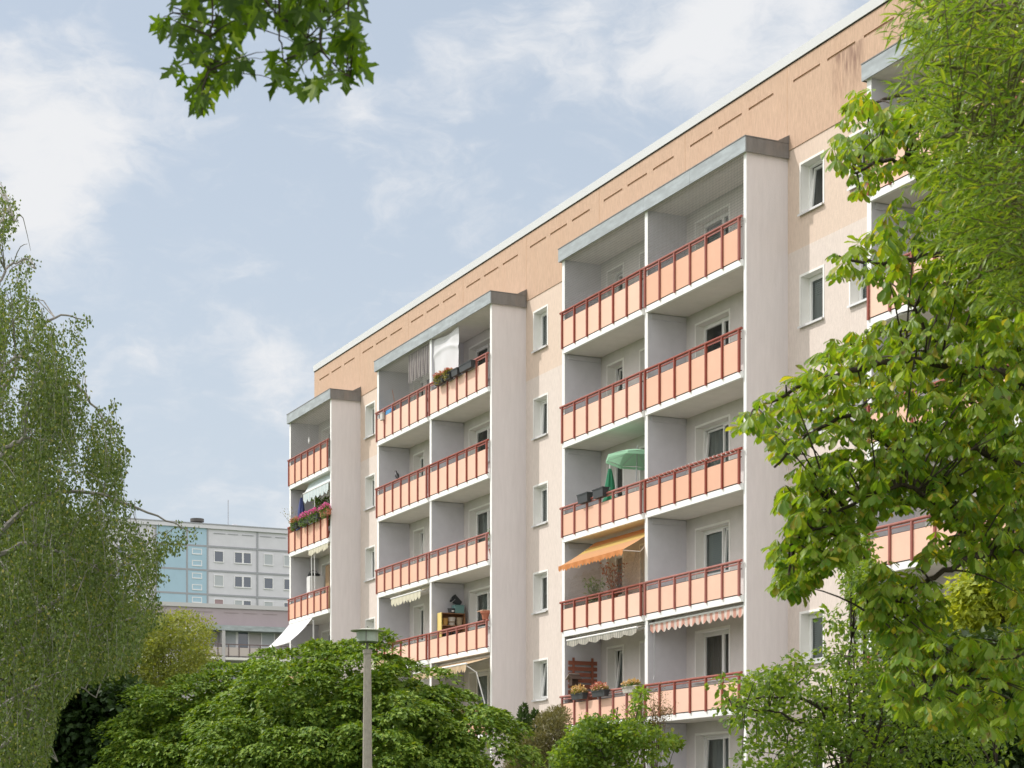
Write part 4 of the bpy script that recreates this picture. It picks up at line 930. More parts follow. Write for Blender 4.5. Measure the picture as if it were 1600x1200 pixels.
# two round-headed maples standing behind the lamp: dense heads built of many leaf tufts
maple_lit = leafmat('round_maple_leaves', (.065, .14, .022), (.215, .31, .04), (.27, .32, .045), trans=.19, tcol=(2.2, 2.1, .5), rough=.5, spec=.25)
def globe_maple(cx, cy, Y, rx, rz, label, n_t=360, per=230, seed=1):
    c = np.array(at(cx, cy, Y)); t = empty('round_maple', (c[0], c[1], 0), 0, label, 'tree', 'round-headed maples in the middle'); r = np.random.default_rng(seed)
    ctr = np.array([0, 0, c[2]]); rad = np.array([rx, rx * .95, rz])
    k = np.arange(n_t) + .5; ph = np.arccos(1 - 1.75 * k / n_t); th = math.pi * (1 + 5 ** .5) * k
    d = np.stack([np.cos(th) * np.sin(ph), np.sin(th) * np.sin(ph), np.cos(ph)], 1) + r.normal(0, .07, (n_t, 3)); d = unit(d)
    lump = 1 + .08 * snoise(d, 2.6, seed) + .11 * snoise(d, 7.5, seed + 1) + r.normal(0, .055, n_t)
    tc = ctr + d * rad * (lump - .13)[:, None]; tr = r.uniform(.24, .50, n_t)
    tuft = np.repeat(np.arange(n_t), per); n = len(tuft)
    u = unit(r.normal(size=(n, 3)) * .7 + d[tuft] * .6 + UP * .8); shell = r.uniform(.8, 1.06, n)
    P = tc[tuft] + u * tr[tuft][:, None] * shell[:, None] * np.array([1.15, 1.15, .72])
    Nn = unit(u * .8 + UP * 1.0 + r.normal(0, .30, (n, 3))); Dn = unit(u * 1.0 * np.array([1, 1, .3]) + d[tuft] * .4 - UP * .55 + r.normal(0, .4, (n, 3)))
    S = r.uniform(.055, .10, n)
    m = 15000; q = unit(r.normal(size=(m, 3))); Pi = ctr + q * rad * r.uniform(.55, .82, (m, 1))     # sparser leaves further in
    P = np.concatenate([P, Pi]); Nn = np.concatenate([Nn, unit(q + r.normal(0, .5, (m, 3)) + UP * .4)]); Dn = np.concatenate([Dn, r.normal(size=(m, 3))]); S = np.concatenate([S, r.uniform(.12, .2, m)])
    cloud('crown', [maple_leaf(.18, .2, False), maple_leaf(.05, .35, False)], P, Dn, Nn, S, maple_lit, t)
    tk = MB(); limb(tk, [(0, 0, 0), (.03, .02, c[2] * .5), (0, 0, c[2] - rz * .45)], .16, .11, 10); tk.build('trunk', bark, t)
    br = MB()
    for i in range(9):
        a = i * .7; e = ctr + np.array([math.cos(a) * rx * .7, math.sin(a) * rx * .7, rz * (.1 + .5 * ((i * 37) % 10) / 10)]); limb(br, [(0, 0, c[2] - rz * .6), (e * .4 + np.array([0, 0, c[2] - rz * .4]) * .6), e], .06, .012, 6, 10)
    br.build('branches', bark, t); return t
globe_maple(548, 1232, 36.5, 3.30, 2.72, 'large dense round-headed maple right behind the street lamp', seed=3)
globe_maple(338, 1262, 40.0, 2.72, 2.92, 'round-headed maple left of the lamp, bright at its left edge', n_t=310, seed=9)

# weeping birch on the left
birch_leaf = leafmat('birch_leaves', (.058, .10, .026), (.145, .195, .058), (.27, .26, .08), trans=.25, tcol=(2.1, 2.0, .6), rough=.5, spec=.25)
YBI = 29.0
t = empty('weeping_birch', tuple(at(-40, HY, YBI))[:2] + (0,), 0, 'tall weeping birch with fine hanging foliage along the left edge', 'tree')
base = np.array(t.location); tk = MB(); W = lambda px, py, Y=YBI: np.array(at(px, py, Y)) - base
trunk = limb(tk, [W(-40, 1440), W(-34, 1100), W(-14, 800), W(-6, 600), W(-14, 400), W(-10, 230)], .19, .02, 10, 30, .01, 2)
tk.build('trunk', birch_bark, t)
bl = MB(); skel = []
limbs = [([(-30, 1000), (60, 955), (140, 900), (225, 858)], 29, .05), ([(-16, 850), (60, 780), (140, 770), (230, 800), (300, 832)], 28.2, .05), ([(-10, 760), (50, 660), (110, 600), (150, 640), (190, 690)], 29.5, .045), ([(-8, 640), (40, 540), (90, 495), (132, 500)], 29, .04),
         ([(-12, 470), (10, 420), (40, 405), (55, 420)], 28.7, .025), ([(-14, 420), (0, 350), (12, 330), (24, 345)], 29, .02), ([(-32, 1050), (50, 1010), (150, 980), (240, 960)], 30.3, .05), ([(-34, 1130), (40, 1080), (100, 1060), (150, 1090)], 28.4, .045),
         ([(-20, 880), (40, 850), (110, 870), (180, 900)], 27.4, .045), ([(-12, 720), (30, 690), (80, 690), (120, 740)], 27.2, .04), ([(-10, 600), (20, 560), (60, 570), (85, 620)], 28, .035), ([(-30, 1200), (20, 1150), (60, 1140), (90, 1190)], 27.8, .04), ([(-26, 940), (60, 900), (150, 905), (215, 930)], 31, .04)]
for i, (p, Y, r) in enumerate(limbs): skel.append(limb(bl, [W(a, b, Y + .25 * (j - 1)) for j, (a, b) in enumerate(p)], r, .008, 6, 20, .015, i))
skel = np.concatenate(skel)
birch_poly = [(-70, 250), (2, 288), (28, 315), (26, 350), (8, 385), (2, 402), (34, 400), (58, 398), (60, 412), (44, 432), (46, 455), (66, 480), (80, 508), (100, 503), (118, 488), (140, 492), (142, 504), (128, 512), (128, 550), (136, 590), (150, 640), (160, 630), (184, 620), (190, 632), (178, 650), (196, 665), (190, 690), (208, 708), (196, 730), (190, 770),
              (200, 785), (222, 775), (218, 788), (195, 812), (230, 815), (270, 808), (308, 822), (310, 842), (292, 850), (280, 866), (262, 862), (246, 890), (262, 905), (236, 918), (262, 945), (258, 975), (225, 990), (215, 1030), (180, 1055), (130, 1068), (110, 1085), (92, 1110), (80, 1160), (70, 1215), (-70, 1215)]
ns = 4400; tops = sample(birch_poly, ns); ck = sample(birch_poly, 170); sel = rng.random(ns) < .72; tops[sel] = ck[rng.integers(0, 170, sel.sum())] + rng.normal(0, 1, (sel.sum(), 2)) * [17, 20]; Yd = YBI + rng.uniform(-2.6, 2.8, ns); tops[:, 0] = np.maximum(tops[:, 0], -75)
L = rng.gamma(3, .13, ns) + .16; P_, D_, N_, S_l = [], [], [], []
hole = snoise(np.stack([tops[:, 0] * .02, tops[:, 1] * .016, Yd * .8], 1), 1.7, 4)
for i in range(ns):
    edge = tops[i]
    thr = -.10 if edge[1] < 560 else (-.26 if edge[1] < 780 else -.62)
    if hole[i] < thr and rng.random() < .90: continue
    T0 = np.array(at(*edge, Yd[i])) - base; n = int(L[i] / .024) + 5; a = rng.uniform(0, 6.28); bend = rng.uniform(.02, .2)
    tt = np.linspace(0, 1, n); px_ = np.stack([T0[0] + math.cos(a) * bend * np.sqrt(tt), T0[1] + math.sin(a) * bend * np.sqrt(tt), T0[2] + .12 - L[i] * tt], 1)
    b2 = np.stack([CX + F * (px_[:, 0] + base[0]) / (px_[:, 1] + base[1]), HY - F * (px_[:, 2] + base[2] - EYE) / (px_[:, 1] + base[1])], 1)
    ok = inpoly(b2, birch_poly)
    if ok.sum() < 3: continue
    px_ = px_[ok]; n = len(px_)
    P_.append(px_ + rng.normal(0, .03, (n, 3))); D_.append(np.stack([rng.normal(0, .6, n), rng.normal(0, .6, n), -np.ones(n) + rng.normal(0, .35, n)], 1)); N_.append(rv(n) + [-.35, -.1, .35]); S_l.append(rng.uniform(.036, .066, n))
    if i % 3 == 0: bl.tube([px_[0], px_[n // 2], px_[-1]], [.004, .003, .0015], 3, False)
P_, D_, N_, S_l = map(np.concatenate, (P_, D_, N_, S_l))
cloud('crown', [diamond(.72), diamond(.6)], P_, D_, N_, S_l, birch_leaf, t)
ends = P_[rng.integers(0, len(P_), 240)] + [0, 0, .15]; twigs(bl, ends, skel, .006, 4, .18, 3)
bl.build('branches', birch_bark, t)
# --- generic leafy mass in a measured outline: clumps of leaves through a real depth, with gaps, on a trunk and limbs
def clumps(poly, n, Y, dy, seed=0, gap=.0, gs=.03):
    r0 = rng.bit_generator.state
    P = sample(poly, n); Yd = Y + rng.uniform(-dy, dy, n)
    if gap: 
        keep = snoise(np.stack([P[:, 0] * gs, P[:, 1] * gs, Yd * .9], 1), 1.6, seed) > -1 + gap * 2 * rng.uniform(.75, 1.1, n); P, Yd = P[keep], Yd[keep]
    return atn(P, Yd)
def crown_from(name, t, C, per, rad, temps, size, m, up=.6, droop=.4, squash=.75, out=None):
    base = np.array(t.location); n = len(C) * per; ii = np.repeat(np.arange(len(C)), per)
    u = rv(n); u = unit(u + UP * .35)
    P = C[ii] - base + u * rad * rng.uniform(.35, 1.1, (n, 1)) * np.array([1, 1, squash])
    Nn = u * .6 + UP * up + rng.normal(0, .4, (n, 3)); Dn = u - UP * droop + rng.normal(0, .5, (n, 3))
    return cloud(name, temps, P, Dn, Nn, rng.uniform(size[0], size[1], n), m, t)
def simple_tree(name, label, group, px, Y, poly, n, dy, per, rad, temps, size, m, bk=None, r0=.1, nl=8, ntw=60, gap=.0, gs=.03, cat='tree', droop=.4, up=.6, top=None, ground_px=None):
    g0 = at(ground_px or px, HY, Y); t = empty(name, (g0.x, g0.y, 0), 0, label, cat, group); base = np.array(t.location)
    C = clumps(poly, n, Y, dy, int(px), gap, gs); crown_from('crown', t, C, per, rad, temps, size, m, up, droop)
    a = np.array(poly); yt = top or a[:, 1].min() + 25; apex = np.array(at(px, yt, Y)) - base
    tk = MB(); sk = [limb(tk, [(0, 0, 0), (apex[0] * .3, .05, apex[2] * .45), tuple(apex)], r0, .012, 8, 20, .01, 3)]; tk.build('trunk', bk or dark_bark, t)
    br = MB()
    for i in range(nl):
        e = C[rng.integers(len(C))] - base; q = sk[0][int(len(sk[0]) * (.3 + .5 * i / nl))]; sk.append(limb(br, [q, q * .5 + e * .5 + [0, 0, .12], e], r0 * .35, .008, 5, 10, .01, i))
    twigs(br, C[rng.integers(0, len(C), ntw)] - base, np.concatenate(sk), .005, 4, .1); br.build('branches', bk or dark_bark, t); return t
green = lambda nm, a, b, c=None, tr=.3, tc=None, **k: leafmat(nm, a, b, c, trans=tr, tcol=tc, **k)
# trees behind the birch
simple_tree('yellow_green_tree', 'airy yellow-green tree in front of the mauve block, right of the birch', None, 255, 74, [(165, 1010), (190, 985), (215, 975), (250, 968), (290, 962), (302, 975), (318, 968), (332, 990), (322, 1010), (328, 1030), (310, 1060), (250, 1110), (160, 1120)], 420, 2.2, 60, .45, [diamond(.5), simple_leaf(.4)], (.10, .17), green('yellow_green_leaves', (.13, .175, .035), (.22, .25, .05)), r0=.14)
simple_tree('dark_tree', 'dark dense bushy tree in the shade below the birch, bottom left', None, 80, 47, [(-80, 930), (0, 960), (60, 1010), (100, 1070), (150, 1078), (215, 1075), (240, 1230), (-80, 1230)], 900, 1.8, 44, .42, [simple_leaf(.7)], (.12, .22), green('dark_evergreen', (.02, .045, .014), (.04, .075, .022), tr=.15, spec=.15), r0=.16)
simple_tree('bushy_tree', 'mid green leafy tree standing directly behind the weeping birch', None, 20, 41, [(-90, 700), (10, 690), (60, 760), (120, 830), (170, 880), (200, 930), (205, 990), (170, 1040), (60, 1060), (-90, 1060)], 520, 1.8, 55, .5, [simple_leaf(.6)], (.09, .16), green('mid_green_leaves', (.06, .105, .022), (.12, .17, .04)), r0=.15)
# thuja pair and shrubs at the foot of the house
for px, top, lab in ((818, 1102, 'pointed dark green thuja, the taller of the two by the wall'), (836, 1112, 'pointed dark green thuja, the lower of the two by the wall')):
    Y = 50 if px == 818 else 50.6; g0 = at(px, HY, Y); t = empty('thuja', (g0.x, g0.y, 0), 0, lab, 'shrub', 'thujas by the wall'); h = at(px, top, Y).z
    n = 5200; z = h * (1 - rng.uniform(0, 1, n) ** .8); a = rng.uniform(0, 6.28, n); rr = .52 * ((h - z) / h) ** .55 * rng.uniform(.6, 1.05, n) * (1 + .12 * np.sin(a * 5 + z * 4))
    P = np.stack([rr * np.cos(a), rr * np.sin(a), z], 1); o_ = np.stack([np.cos(a), np.sin(a), np.full(n, 1.1)], 1)
    cloud('crown', [diamond(.5)], P, o_ + rng.normal(0, .35, (n, 3)), rv(n) + o_ * .6, rng.uniform(.07, .15, n), green('thuja_leaves_%d' % px, (.035, .075, .02), (.07, .12, .03), tr=.15), t)
    tk = MB(); limb(tk, [(0, 0, 0), (0, 0, h * .4), (0, 0, h * .9)], .07, .01); tk.build('trunk', bark, t)
simple_tree('brown_juniper', 'brownish feathery juniper at the bottom, between maple and leafy shrub', None, 845, 44, [(790, 1215), (792, 1190), (815, 1160), (835, 1135), (852, 1118), (866, 1108), (880, 1112), (888, 1140), (900, 1170), (900, 1215)], 420, .7, 60, .16, [diamond(.22)], (.05, .11), green('juniper_leaves', (.125, .125, .05), (.20, .19, .075), tr=.15), r0=.05, cat='shrub', droop=-.5, gap=.12)
simple_tree('leafy_shrub', 'bright green broad-leaved shrub with thin bare twigs at the bottom centre', None, 965, 38, [(862, 1215), (868, 1180), (885, 1150), (905, 1128), (925, 1120), (945, 1128), (962, 1118), (975, 1140), (990, 1110), (998, 1080), (1010, 1082), (1020, 1118), (1022, 1140), (1050, 1150), (1066, 1148), (1062, 1165), (1040, 1180), (1045, 1215)], 400, .9, 30, .16, [simple_leaf(.72, .1, .2), simple_leaf(.6, .15, .1)], (.07, .115), green('shrub_leaves', (.085, .16, .022), (.15, .23, .04), (.22, .25, .05), tr=.40), r0=.06, cat='shrub', gap=.44, gs=.055)
t = empty('dry_twigs', at(1015, HY, 38.5)[:2] + (0,) if False else tuple(at(1015, HY, 38.5))[:2] + (0,), 0, 'tall bare reddish twigs rising behind the broad-leaved shrub', 'shrub'); base = np.array(t.location); tk = MB(); tip = []
for i in range(26):
    a = rng.uniform(-1, 1); p1 = np.array(at(1015 + a * 22, 1150, 38.5)) - base; p2 = np.array(at(1012 + a * 42, rng.uniform(1072, 1120), 38.5 + rng.uniform(-.4, .4))) - base
    c = limb(tk, [(0, 0, 0), p1, p2], .012, .003, 4, 12, .012, i); tip.append(c[-6:])
tk.build('stems', mat('twig_bark', (.16, .10, .075), .9), t); tip = np.concatenate(tip); m = len(tip) * 9
cloud('leaves', [simple_leaf(.5)], np.repeat(tip, 9, 0) + rng.normal(0, .06, (m, 3)), rv(m), rv(m) + UP, rng.uniform(.02, .055, m), green('sparse_twig_leaves', (.16, .12, .06), (.20, .15, .07), tr=.2), t)

# --- horse chestnut on the right: drooping hands of five to seven leaflets on dark limbs
YC = 17.0
g0 = at(1740, HY, YC); chest = empty('horse_chestnut', (g0.x, g0.y, 0), 0, 'large horse chestnut reaching in from the right with drooping fingered leaves', 'tree'); cb_ = np.array(chest.location)
W = lambda px, py, Y=YC: np.array(at(px, py, Y)) - cb_
tk = MB(); trunk = limb(tk, [(0, 0, 0), W(1750, 1150), W(1765, 800), W(1740, 450), W(1700, 150), W(1690, -40)], .24, .06, 12, 40, .01, 1); tk.build('trunk', dark_bark, chest)
CL = [([(1760, 830), (1600, 735), (1520, 700), (1440, 705), (1370, 740), (1320, 790)], 16.6, .075), ([(1750, 700), (1600, 595), (1500, 578), (1430, 562), (1340, 575), (1260, 600), (1180, 640)], 16.2, .06), ([(1745, 520), (1600, 450), (1520, 400), (1440, 403), (1370, 412), (1310, 400)], 16.8, .05),
      ([(1740, 430), (1560, 330), (1480, 285), (1430, 262), (1390, 250), (1330, 270)], 16.4, .055), ([(1710, 300), (1560, 200), (1480, 160), (1400, 150), (1360, 165)], 17.2, .045), ([(1765, 900), (1600, 860), (1500, 880), (1420, 930), (1360, 960)], 16.0, .05), ([(1440, 705), (1380, 690), (1330, 650), (1250, 690), (1210, 730)], 16.4, .03),
      ([(1520, 850), (1470, 790), (1440, 770), (1400, 760), (1300, 800), (1240, 850)], 15.8, .03), ([(1600, 735), (1520, 630), (1450, 520), (1420, 470)], 17.0, .035), ([(1770, 1000), (1600, 1020), (1500, 1060), (1420, 1090)], 16.2, .05), ([(1700, 200), (1600, 60), (1520, 20), (1450, 5)], 17.4, .04), ([(1600, 595), (1560, 680), (1530, 780), (1480, 850)], 17.4, .03)]
cbm = MB(); sk = []
for i, (p, Y, r) in enumerate(CL): sk.append(limb(cbm, [W(a, b, YC + (Y - YC) * min(1, j / 2)) for j, (a, b) in enumerate(p)], r, .010, 8, 30, .012, i))
sk = np.concatenate(sk)
zones = [([(1430, 420), (1620, 400), (1620, 900), (1500, 860), (1470, 700), (1440, 560)], 330, 17.3, 1.3), ([(1480, 300), (1620, 300), (1620, 460), (1500, 440)], 120, 17.2, 1.0), # outline in the photograph, leaf hands, distance, half depth
    ([(1298, 215), (1318, 190), (1330, 140), (1350, 132), (1375, 150), (1395, 165), (1430, 140), (1500, 150), (1620, 180), (1620, 330), (1480, 320), (1400, 260), (1360, 300), (1325, 300), (1330, 250), (1300, 275)], 340, 16.6, 1.2),
    ([(1290, 420), (1305, 395), (1350, 370), (1380, 320), (1410, 300), (1500, 330), (1620, 320), (1620, 500), (1560, 520), (1500, 480), (1420, 470), (1360, 430), (1325, 440), (1305, 430)], 270, 16.8, 1.2),
    ([(1148, 655), (1175, 620), (1230, 595), (1265, 560), (1300, 530), (1350, 505), (1400, 490), (1480, 500), (1620, 480), (1620, 700), (1480, 710), (1380, 700), (1320, 690), (1270, 680), (1225, 715), (1205, 700), (1190, 660), (1160, 675)], 700, 16.5, 1.3),
    ([(1215, 770), (1235, 735), (1290, 700), (1360, 690), (1440, 700), (1480, 760), (1430, 790), (1370, 800), (1330, 830), (1270, 800), (1225, 790)], 280, 16.3, 1.0),
    ([(1205, 850), (1220, 820), (1260, 790), (1330, 800), (1345, 850), (1300, 880), (1275, 895), (1230, 900), (1210, 880)], 150, 16.0, .7),
    ([(1212, 915), (1218, 890), (1260, 870), (1275, 890), (1262, 920), (1235, 925)], 34, 16.0, .4),
    ([(1420, 720), (1620, 690), (1620, 1010), (1560, 900), (1490, 870), (1440, 880), (1460, 800)], 330, 16.9, 1.4),
    ([(1345, 905), (1380, 870), (1460, 900), (1480, 960), (1450, 1020), (1390, 1010), (1355, 960)], 180, 16.2, .9),
    ([(1400, 1010), (1460, 980), (1540, 1000), (1620, 960), (1620, 1160), (1500, 1130), (1410, 1110), (1370, 1070)], 290, 16.0, 1.2),
    ([(1420, 0), (1440, -20), (1620, -20), (1620, 190), (1500, 120), (1440, 70), (1415, 40)], 190, 17.6, .9)]
hp = np.concatenate([atn(sample(p, n), Y + rng.uniform(-d, d, n)) for p, n, Y, d in zones]) - cb_
hd = rv(len(hp)); hd[:, 2] *= .35; hd = unit(hd + np.array([-.45, -.15, .05]))       # direction of the leaf stalk
P_, D_, N_, S_l = [], [], [], []
for p, d in zip(hp, hd):
    nl = int(rng.choice([5, 6, 7, 7])); side = np.cross(d, UP); side /= np.linalg.norm(side); size = rng.uniform(.09, .168); dr = rng.uniform(.35, 1.25); tilt = rng.normal(0, .25, 3)
    for k in range(nl):
        a = (k - (nl - 1) / 2) * (4.0 / nl); r_ = math.cos(a * .5) ** .5
        dl = d * math.cos(a) + side * math.sin(a); dl = dl - UP * dr * rng.uniform(.8, 1.2) + tilt * .3
        nn = UP + d * .35 * math.cos(a) * dr + side * .35 * math.sin(a) * dr + tilt + rng.normal(0, .12, 3)
        P_.append(p + dl * .01); D_.append(dl); N_.append(nn); S_l.append(size * (.72 + .28 * r_) * rng.uniform(.8, 1.12))
cleaf = leafmat('chestnut_leaflets', (.075, .16, .02), (.25, .335, .042), (.36, .31, .05), trans=.40, tcol=(2.2, 2.1, .5), rough=.42, spec=.32, blotch=(.17, .13, .04), bscale=16)
cloud('crown', [obovate(.42), obovate(.36), obovate(.48)], np.array(P_), np.array(D_), np.array(N_), np.array(S_l), cleaf, chest)
twigs(cbm, hp[rng.integers(0, len(hp), 520)], sk, .006, 5, .06, 3.0); cbm.build('branches', dark_bark, chest)
# a few curled brown leaves and green burrs
q = hp[rng.integers(0, len(hp), 26)]; m = MB()
for p in hp[rng.integers(0, len(hp), 60)]: m.lathe([(.004, -.022), (.017, -.012), (.021, 0), (.016, .013), (.003, .02)], 7, tuple(p + rng.normal(0, .05, 3)))
o = m.build('burrs', mat('chestnut_burr', (.16, .21, .05), .7), chest); o['kind'] = 'stuff'

# --- narrow-leaved willow in front of it, top right
YW = 12.0
g0 = at(1900, HY, YW); t = empty('willow', (g0.x, g0.y, 0), 0, 'willow with narrow bright leaves filling the top right corner', 'tree'); wb = np.array(t.location)
W = lambda px, py, Y=YW: np.array(at(px, py, Y)) - wb
tk = MB(); limb(tk, [(0, 0, 0), W(1890, 800), W(1850, 300), W(1780, -150)], .16, .05, 10, 24, .01, 1); tk.build('trunk', bark, t)
wm = MB(); sk = [limb(wm, [W(*p, YW + dy) for p in pts], .028, .006, 6, 20, .01, i) for i, (pts, dy) in enumerate((([(1850, 350), (1700, 250), (1590, 160), (1500, 110), (1440, 100)], 0), ([(1850, 420), (1720, 400), (1600, 330), (1520, 320), (1450, 350)], .3), ([(1800, 0), (1700, -20), (1600, 0), (1520, 20), (1450, 30)], -.3), ([(1860, 560), (1740, 520), (1640, 440), (1560, 420), (1510, 450)], .2), ([(1830, 200), (1700, 130), (1600, 70), (1530, 60)], .5), ([(1860, 450), (1700, 340), (1600, 230), (1530, 210), (1470, 215)], -.4)))]; sk = np.concatenate(sk)
wp = [([(1440, 35), (1420, 5), (1430, -20), (1620, -20), (1620, 410), (1575, 400), (1540, 420), (1500, 380), (1480, 330), (1500, 290), (1470, 240), (1500, 200), (1455, 175), (1440, 120), (1470, 90)], 330, 0), ([(1560, 380), (1620, 380), (1620, 500), (1580, 470)], 30, .2)]
P_, D_, N_, S_l = [], [], [], []; ends = []
for poly, n, dy in wp:
    for p in atn(sample(poly, n), YW + dy + rng.uniform(-1.0, 1.0, n)) - wb:
        d = np.array([-1, rng.normal(0, .5), rng.normal(.0, .55)]); d /= np.linalg.norm(d); L_ = rng.uniform(.25, .6); k = int(L_ / .022); tt = np.linspace(0, 1, k)
        shoot = p + (tt[:, None] - .5) * L_ * d - UP * (.14 * L_ * tt ** 2)[:, None]; ends.append(shoot[0]); wm.tube([shoot[0], shoot[k // 2], shoot[-1]], [.004, .003, .0012], 4, False)
        a = rng.uniform(0, 6.28) + np.arange(k) * 2.4; s1 = np.cross(d, UP); s1 /= np.linalg.norm(s1); s2 = np.cross(s1, d); o_ = np.cos(a)[:, None] * s1 + np.sin(a)[:, None] * s2
        P_.append(shoot); D_.append(d * .9 + o_ * .75 + UP * rng.normal(-.1, .2, k)[:, None]); N_.append(UP + o_ * .3 + rng.normal(0, .35, (k, 3))); S_l.append(rng.uniform(.065, .115, k))
cloud('crown', [simple_leaf(.17, .15, .22), simple_leaf(.2, .1, .1), simple_leaf(.15, .1, .35)], np.concatenate(P_), np.concatenate(D_), np.concatenate(N_), np.concatenate(S_l), leafmat('willow_leaves', (.08, .16, .022), (.235, .325, .05), (.33, .34, .06), trans=.36, tcol=(2.1, 2.0, .5), rough=.38, spec=.45), t)
twigs(wm, np.array(ends), sk, .004, 4, .05, 2.5); wm.build('branches', mat('willow_bark', (.12, .11, .05), .9), t)

# --- pear tree at the bottom right and the bright hedge tree behind
simple_tree('pear_tree', 'young pear tree with small glossy leaves at the bottom right', None, 1330, 20.5, [(1108, 1085), (1120, 1068), (1150, 1075), (1180, 1055), (1215, 1050), (1230, 1025), (1216, 1020), (1240, 1028), (1262, 1035), (1290, 1010), (1300, 985), (1292, 962), (1310, 970), (1335, 985), (1345, 930), (1320, 905), (1322, 875), (1345, 850), (1360, 900), (1375, 960), (1420, 1000), (1500, 1060), (1560, 1110), (1600, 1215), (1160, 1215), (1150, 1190), (1175, 1150), (1140, 1125), (1128, 1105)], 820, 1.1, 20, .14, [simple_leaf(.6, .16, .15), simple_leaf(.52, .2, .25)], (.05, .085), green('pear_leaves', (.075, .145, .02), (.15, .225, .035), (.2, .26, .06), tr=.40, rough=.38, spec=.4), r0=.07, nl=16, ntw=200, gap=.40, gs=.045, top=1000)
simple_tree('pear_tree', 'slim pear shoot of dark leaves rising between wall and chestnut', None, 1352, 21.5, [(1322, 905), (1318, 870), (1330, 840), (1350, 835), (1362, 870), (1358, 930), (1345, 960), (1330, 950)], 40, .3, 26, .12, [simple_leaf(.55, .16, .2)], (.05, .085), bpy.data.materials['pear_leaves'], r0=.03, nl=5, ntw=20)
simple_tree('golden_maple', 'bright yellow-green small tree seen through the chestnut, lower right', None, 1560, 27, [(1455, 1000), (1490, 960), (1505, 925), (1540, 890), (1560, 868), (1620, 860), (1680, 1000), (1680, 1120), (1480, 1090), (1450, 1040)], 420, 1.2, 60, .32, [maple_leaf(.15, .2, False)], (.07, .12), green('golden_leaves', (.20, .26, .03), (.32, .36, .05), tr=.42), r0=.09)
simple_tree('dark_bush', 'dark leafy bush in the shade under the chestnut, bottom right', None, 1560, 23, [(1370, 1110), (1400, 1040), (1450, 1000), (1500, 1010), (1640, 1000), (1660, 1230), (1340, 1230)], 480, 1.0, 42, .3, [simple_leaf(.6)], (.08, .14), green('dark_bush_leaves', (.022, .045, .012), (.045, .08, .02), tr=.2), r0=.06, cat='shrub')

# --- the near maple whose twigs hang in at the top left
YN = 10.0
g0 = at(-420, HY, YN); t = empty('maple_overhead', (g0.x, g0.y, 0), 0, 'near maple with big jagged leaves hanging in from the top left', 'tree'); nb = np.array(t.location)
W = lambda px, py, Y=YN: np.array(at(px, py, Y)) - nb
tk = MB(); limb(tk, [(0, 0, 0), W(-420, 900), W(-400, 300), W(-330, -250)], .20, .11, 12, 30, .01, 1); tk.build('trunk', bark, t)
nm = MB(); sk = [limb(nm, [W(-400, 250), W(-150, -120), (W(150, -140)), W(380, -110), W(560, -60)], .09, .02, 9, 30, .01, 1)]
for i, pts in enumerate(([(325, -115), (332, -20), (330, 40), (328, 110)], [(400, -110), (412, -10), (434, 20), (480, 60)], [(436, -90), (437, 40), (443, 95)], [(500, -80), (500, 60), (520, 100), (548, 120)], [(260, -125), (262, -40), (270, 20)], [(380, -110), (385, -10), (386, 40)], [(540, -60), (545, 20), (555, 60)], [(328, 100), (318, 140), (316, 180)])):
    sk.append(limb(nm, [W(a, b, YN + .06 * i - .2) for a, b in pts], .0085, .003, 6, 14, .004, i))
hp_keep = 1.1
zones = [([(243, 45), (265, 0), (330, -30), (330, 60), (300, 75), (270, 70), (255, 62)], 32), ([(330, -30), (420, -30), (425, 40), (400, 80), (340, 70), (335, 30)], 32), ([(400, -30), (560, -30), (570, 60), (560, 110), (500, 60), (440, 50), (400, 30)], 96), ([(265, 120), (280, 85), (330, 60), (370, 70), (395, 110), (360, 135), (330, 150), (300, 140), (270, 140)], 40), ([(395, 110), (430, 80), (470, 65), (540, 80), (568, 110), (562, 140), (520, 130), (480, 150), (440, 145), (420, 125)], 46), ([(300, 150), (330, 150), (332, 188), (312, 185)], 11)]
hp = np.concatenate([atn(sample(p, n), YN + rng.uniform(-.55, .55, n)) for p, n in zones]) - nb; hp = hp[rng.random(len(hp)) < hp_keep]; n = len(hp)
hp[:, 2] += .04
Dn = np.stack([rng.normal(0, .55, n), rng.normal(0, .4, n), -np.ones(n) * rng.uniform(.5, 1.1, n)], 1); Nn = np.stack([rng.normal(0, .45, n), rng.normal(-.55, .5, n), rng.uniform(.2, 1.0, n)], 1)
cloud('crown', [maple_leaf(.12, .18), maple_leaf(.2, .35), maple_leaf(-.06, .1)], hp, Dn, Nn, rng.uniform(.07, .13, n), leafmat('near_maple_leaves', (.026, .058, .010), (.095, .165, .02), (.2, .27, .03), trans=.44, tcol=(2.6, 2.5, .4), rough=.45, spec=.25), t)
twigs(nm, hp[::2], np.concatenate(sk), .0022, 4, .04, 1.5); nm.build('branches', dark_bark, t)
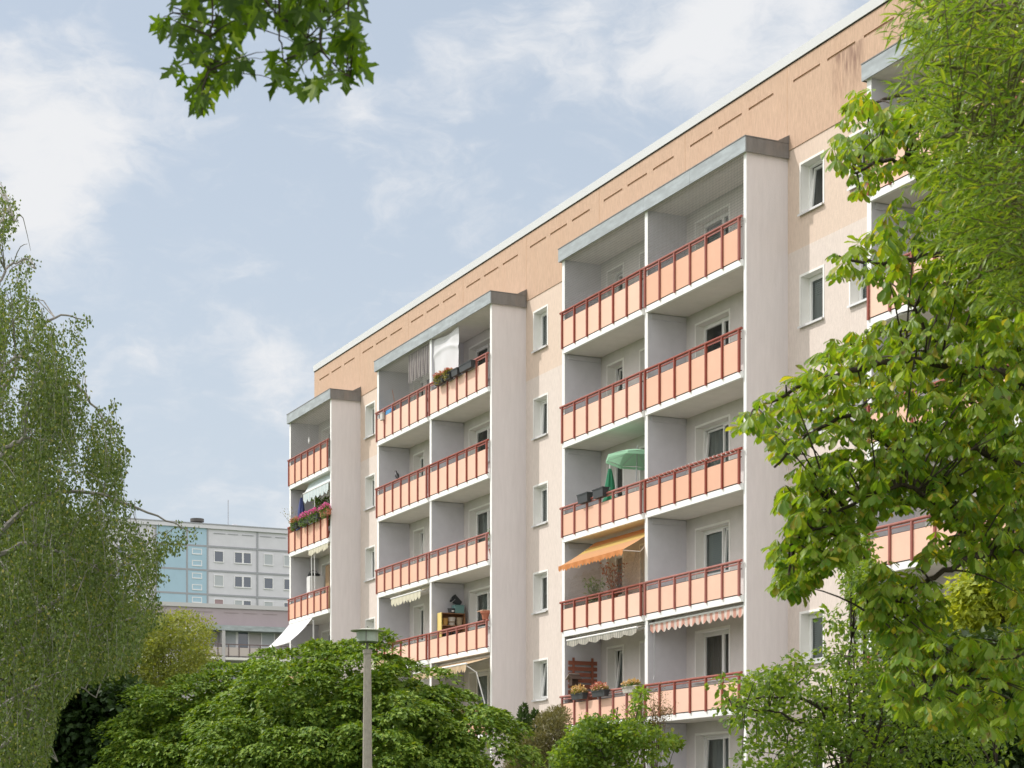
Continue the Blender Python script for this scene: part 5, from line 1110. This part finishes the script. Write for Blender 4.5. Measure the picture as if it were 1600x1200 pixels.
# the rest of that tree's head, above the picture
Cx = atn(sample([(-800, -200), (-450, -620), (100, -720), (520, -530), (640, -300), (520, -250), (200, -260), (-200, -240), (-600, -150)], 620), YN + rng.uniform(-1.8, 1.8, 620)) - nb; n = len(Cx)
cloud('upper_crown', [maple_leaf(.12, .18)], np.repeat(Cx, 3, 0) + rng.normal(0, .16, (n * 3, 3)), np.repeat(rv(n), 3, 0) + rv(n * 3) * .6 - UP * .6, rv(n * 3) * .6 + UP, rng.uniform(.11, .17, n * 3), bpy.data.materials['near_maple_leaves'], t)
# the halves of chestnut and willow that grow outside the picture, right of their trunks
n = 620; hp = atn(sample([(1640, 80), (1900, 60), (2080, 300), (2140, 700), (2000, 1000), (1800, 1080), (1660, 980), (1640, 500)], n), YC + rng.uniform(-2.2, 2.2, n)) - cb_
k = 6; hd = rv(n) * [1, 1, .3]; P_ = np.repeat(hp, k, 0); a = np.tile((np.arange(k) - 2.5) * .66, n)[:, None]; d = np.repeat(unit(hd), k, 0); sd = unit(np.cross(d, UP)); D_ = d * np.cos(a) + sd * np.sin(a) - UP * rng.uniform(.4, 1.2, (n * k, 1))
cloud('outer_crown', [obovate(.42), obovate(.36)], P_, D_, UP + .4 * D_ + rng.normal(0, .2, (n * k, 3)), rng.uniform(.09, .18, n * k), cleaf, chest)
br = MB(); tr_ = trunk
for i in range(14): e = hp[i * 40]; q = tr_[np.linalg.norm(tr_ - e + [0, 0, .6], axis=1).argmin()]; limb(br, [q, q * .5 + e * .5 + [0, 0, .2], e], .045, .008, 6, 10, .01, i)
br.build('outer_branches', dark_bark, chest)
wt = [o for o in bpy.data.objects if o.name == 'willow'][0]; n = 260; sp = atn(sample([(1640, -250), (1900, -300), (2150, -50), (2200, 350), (2000, 560), (1700, 520), (1640, 300)], n), YW + rng.uniform(-1.4, 1.4, n)) - np.array(wt.location)
k = 20; P_ = np.repeat(sp, k, 0); d = np.repeat(unit(rv(n) * [1, 1, .6]), k, 0); P_ = P_ + d * np.tile(np.linspace(-.22, .22, k), n)[:, None]
cloud('outer_crown', [simple_leaf(.17, .15, .22), simple_leaf(.2, .1, .1)], P_, d + rv(n * k) * .8, UP + rng.normal(0, .5, (n * k, 3)), rng.uniform(.065, .115, n * k), bpy.data.materials['willow_leaves'], wt)
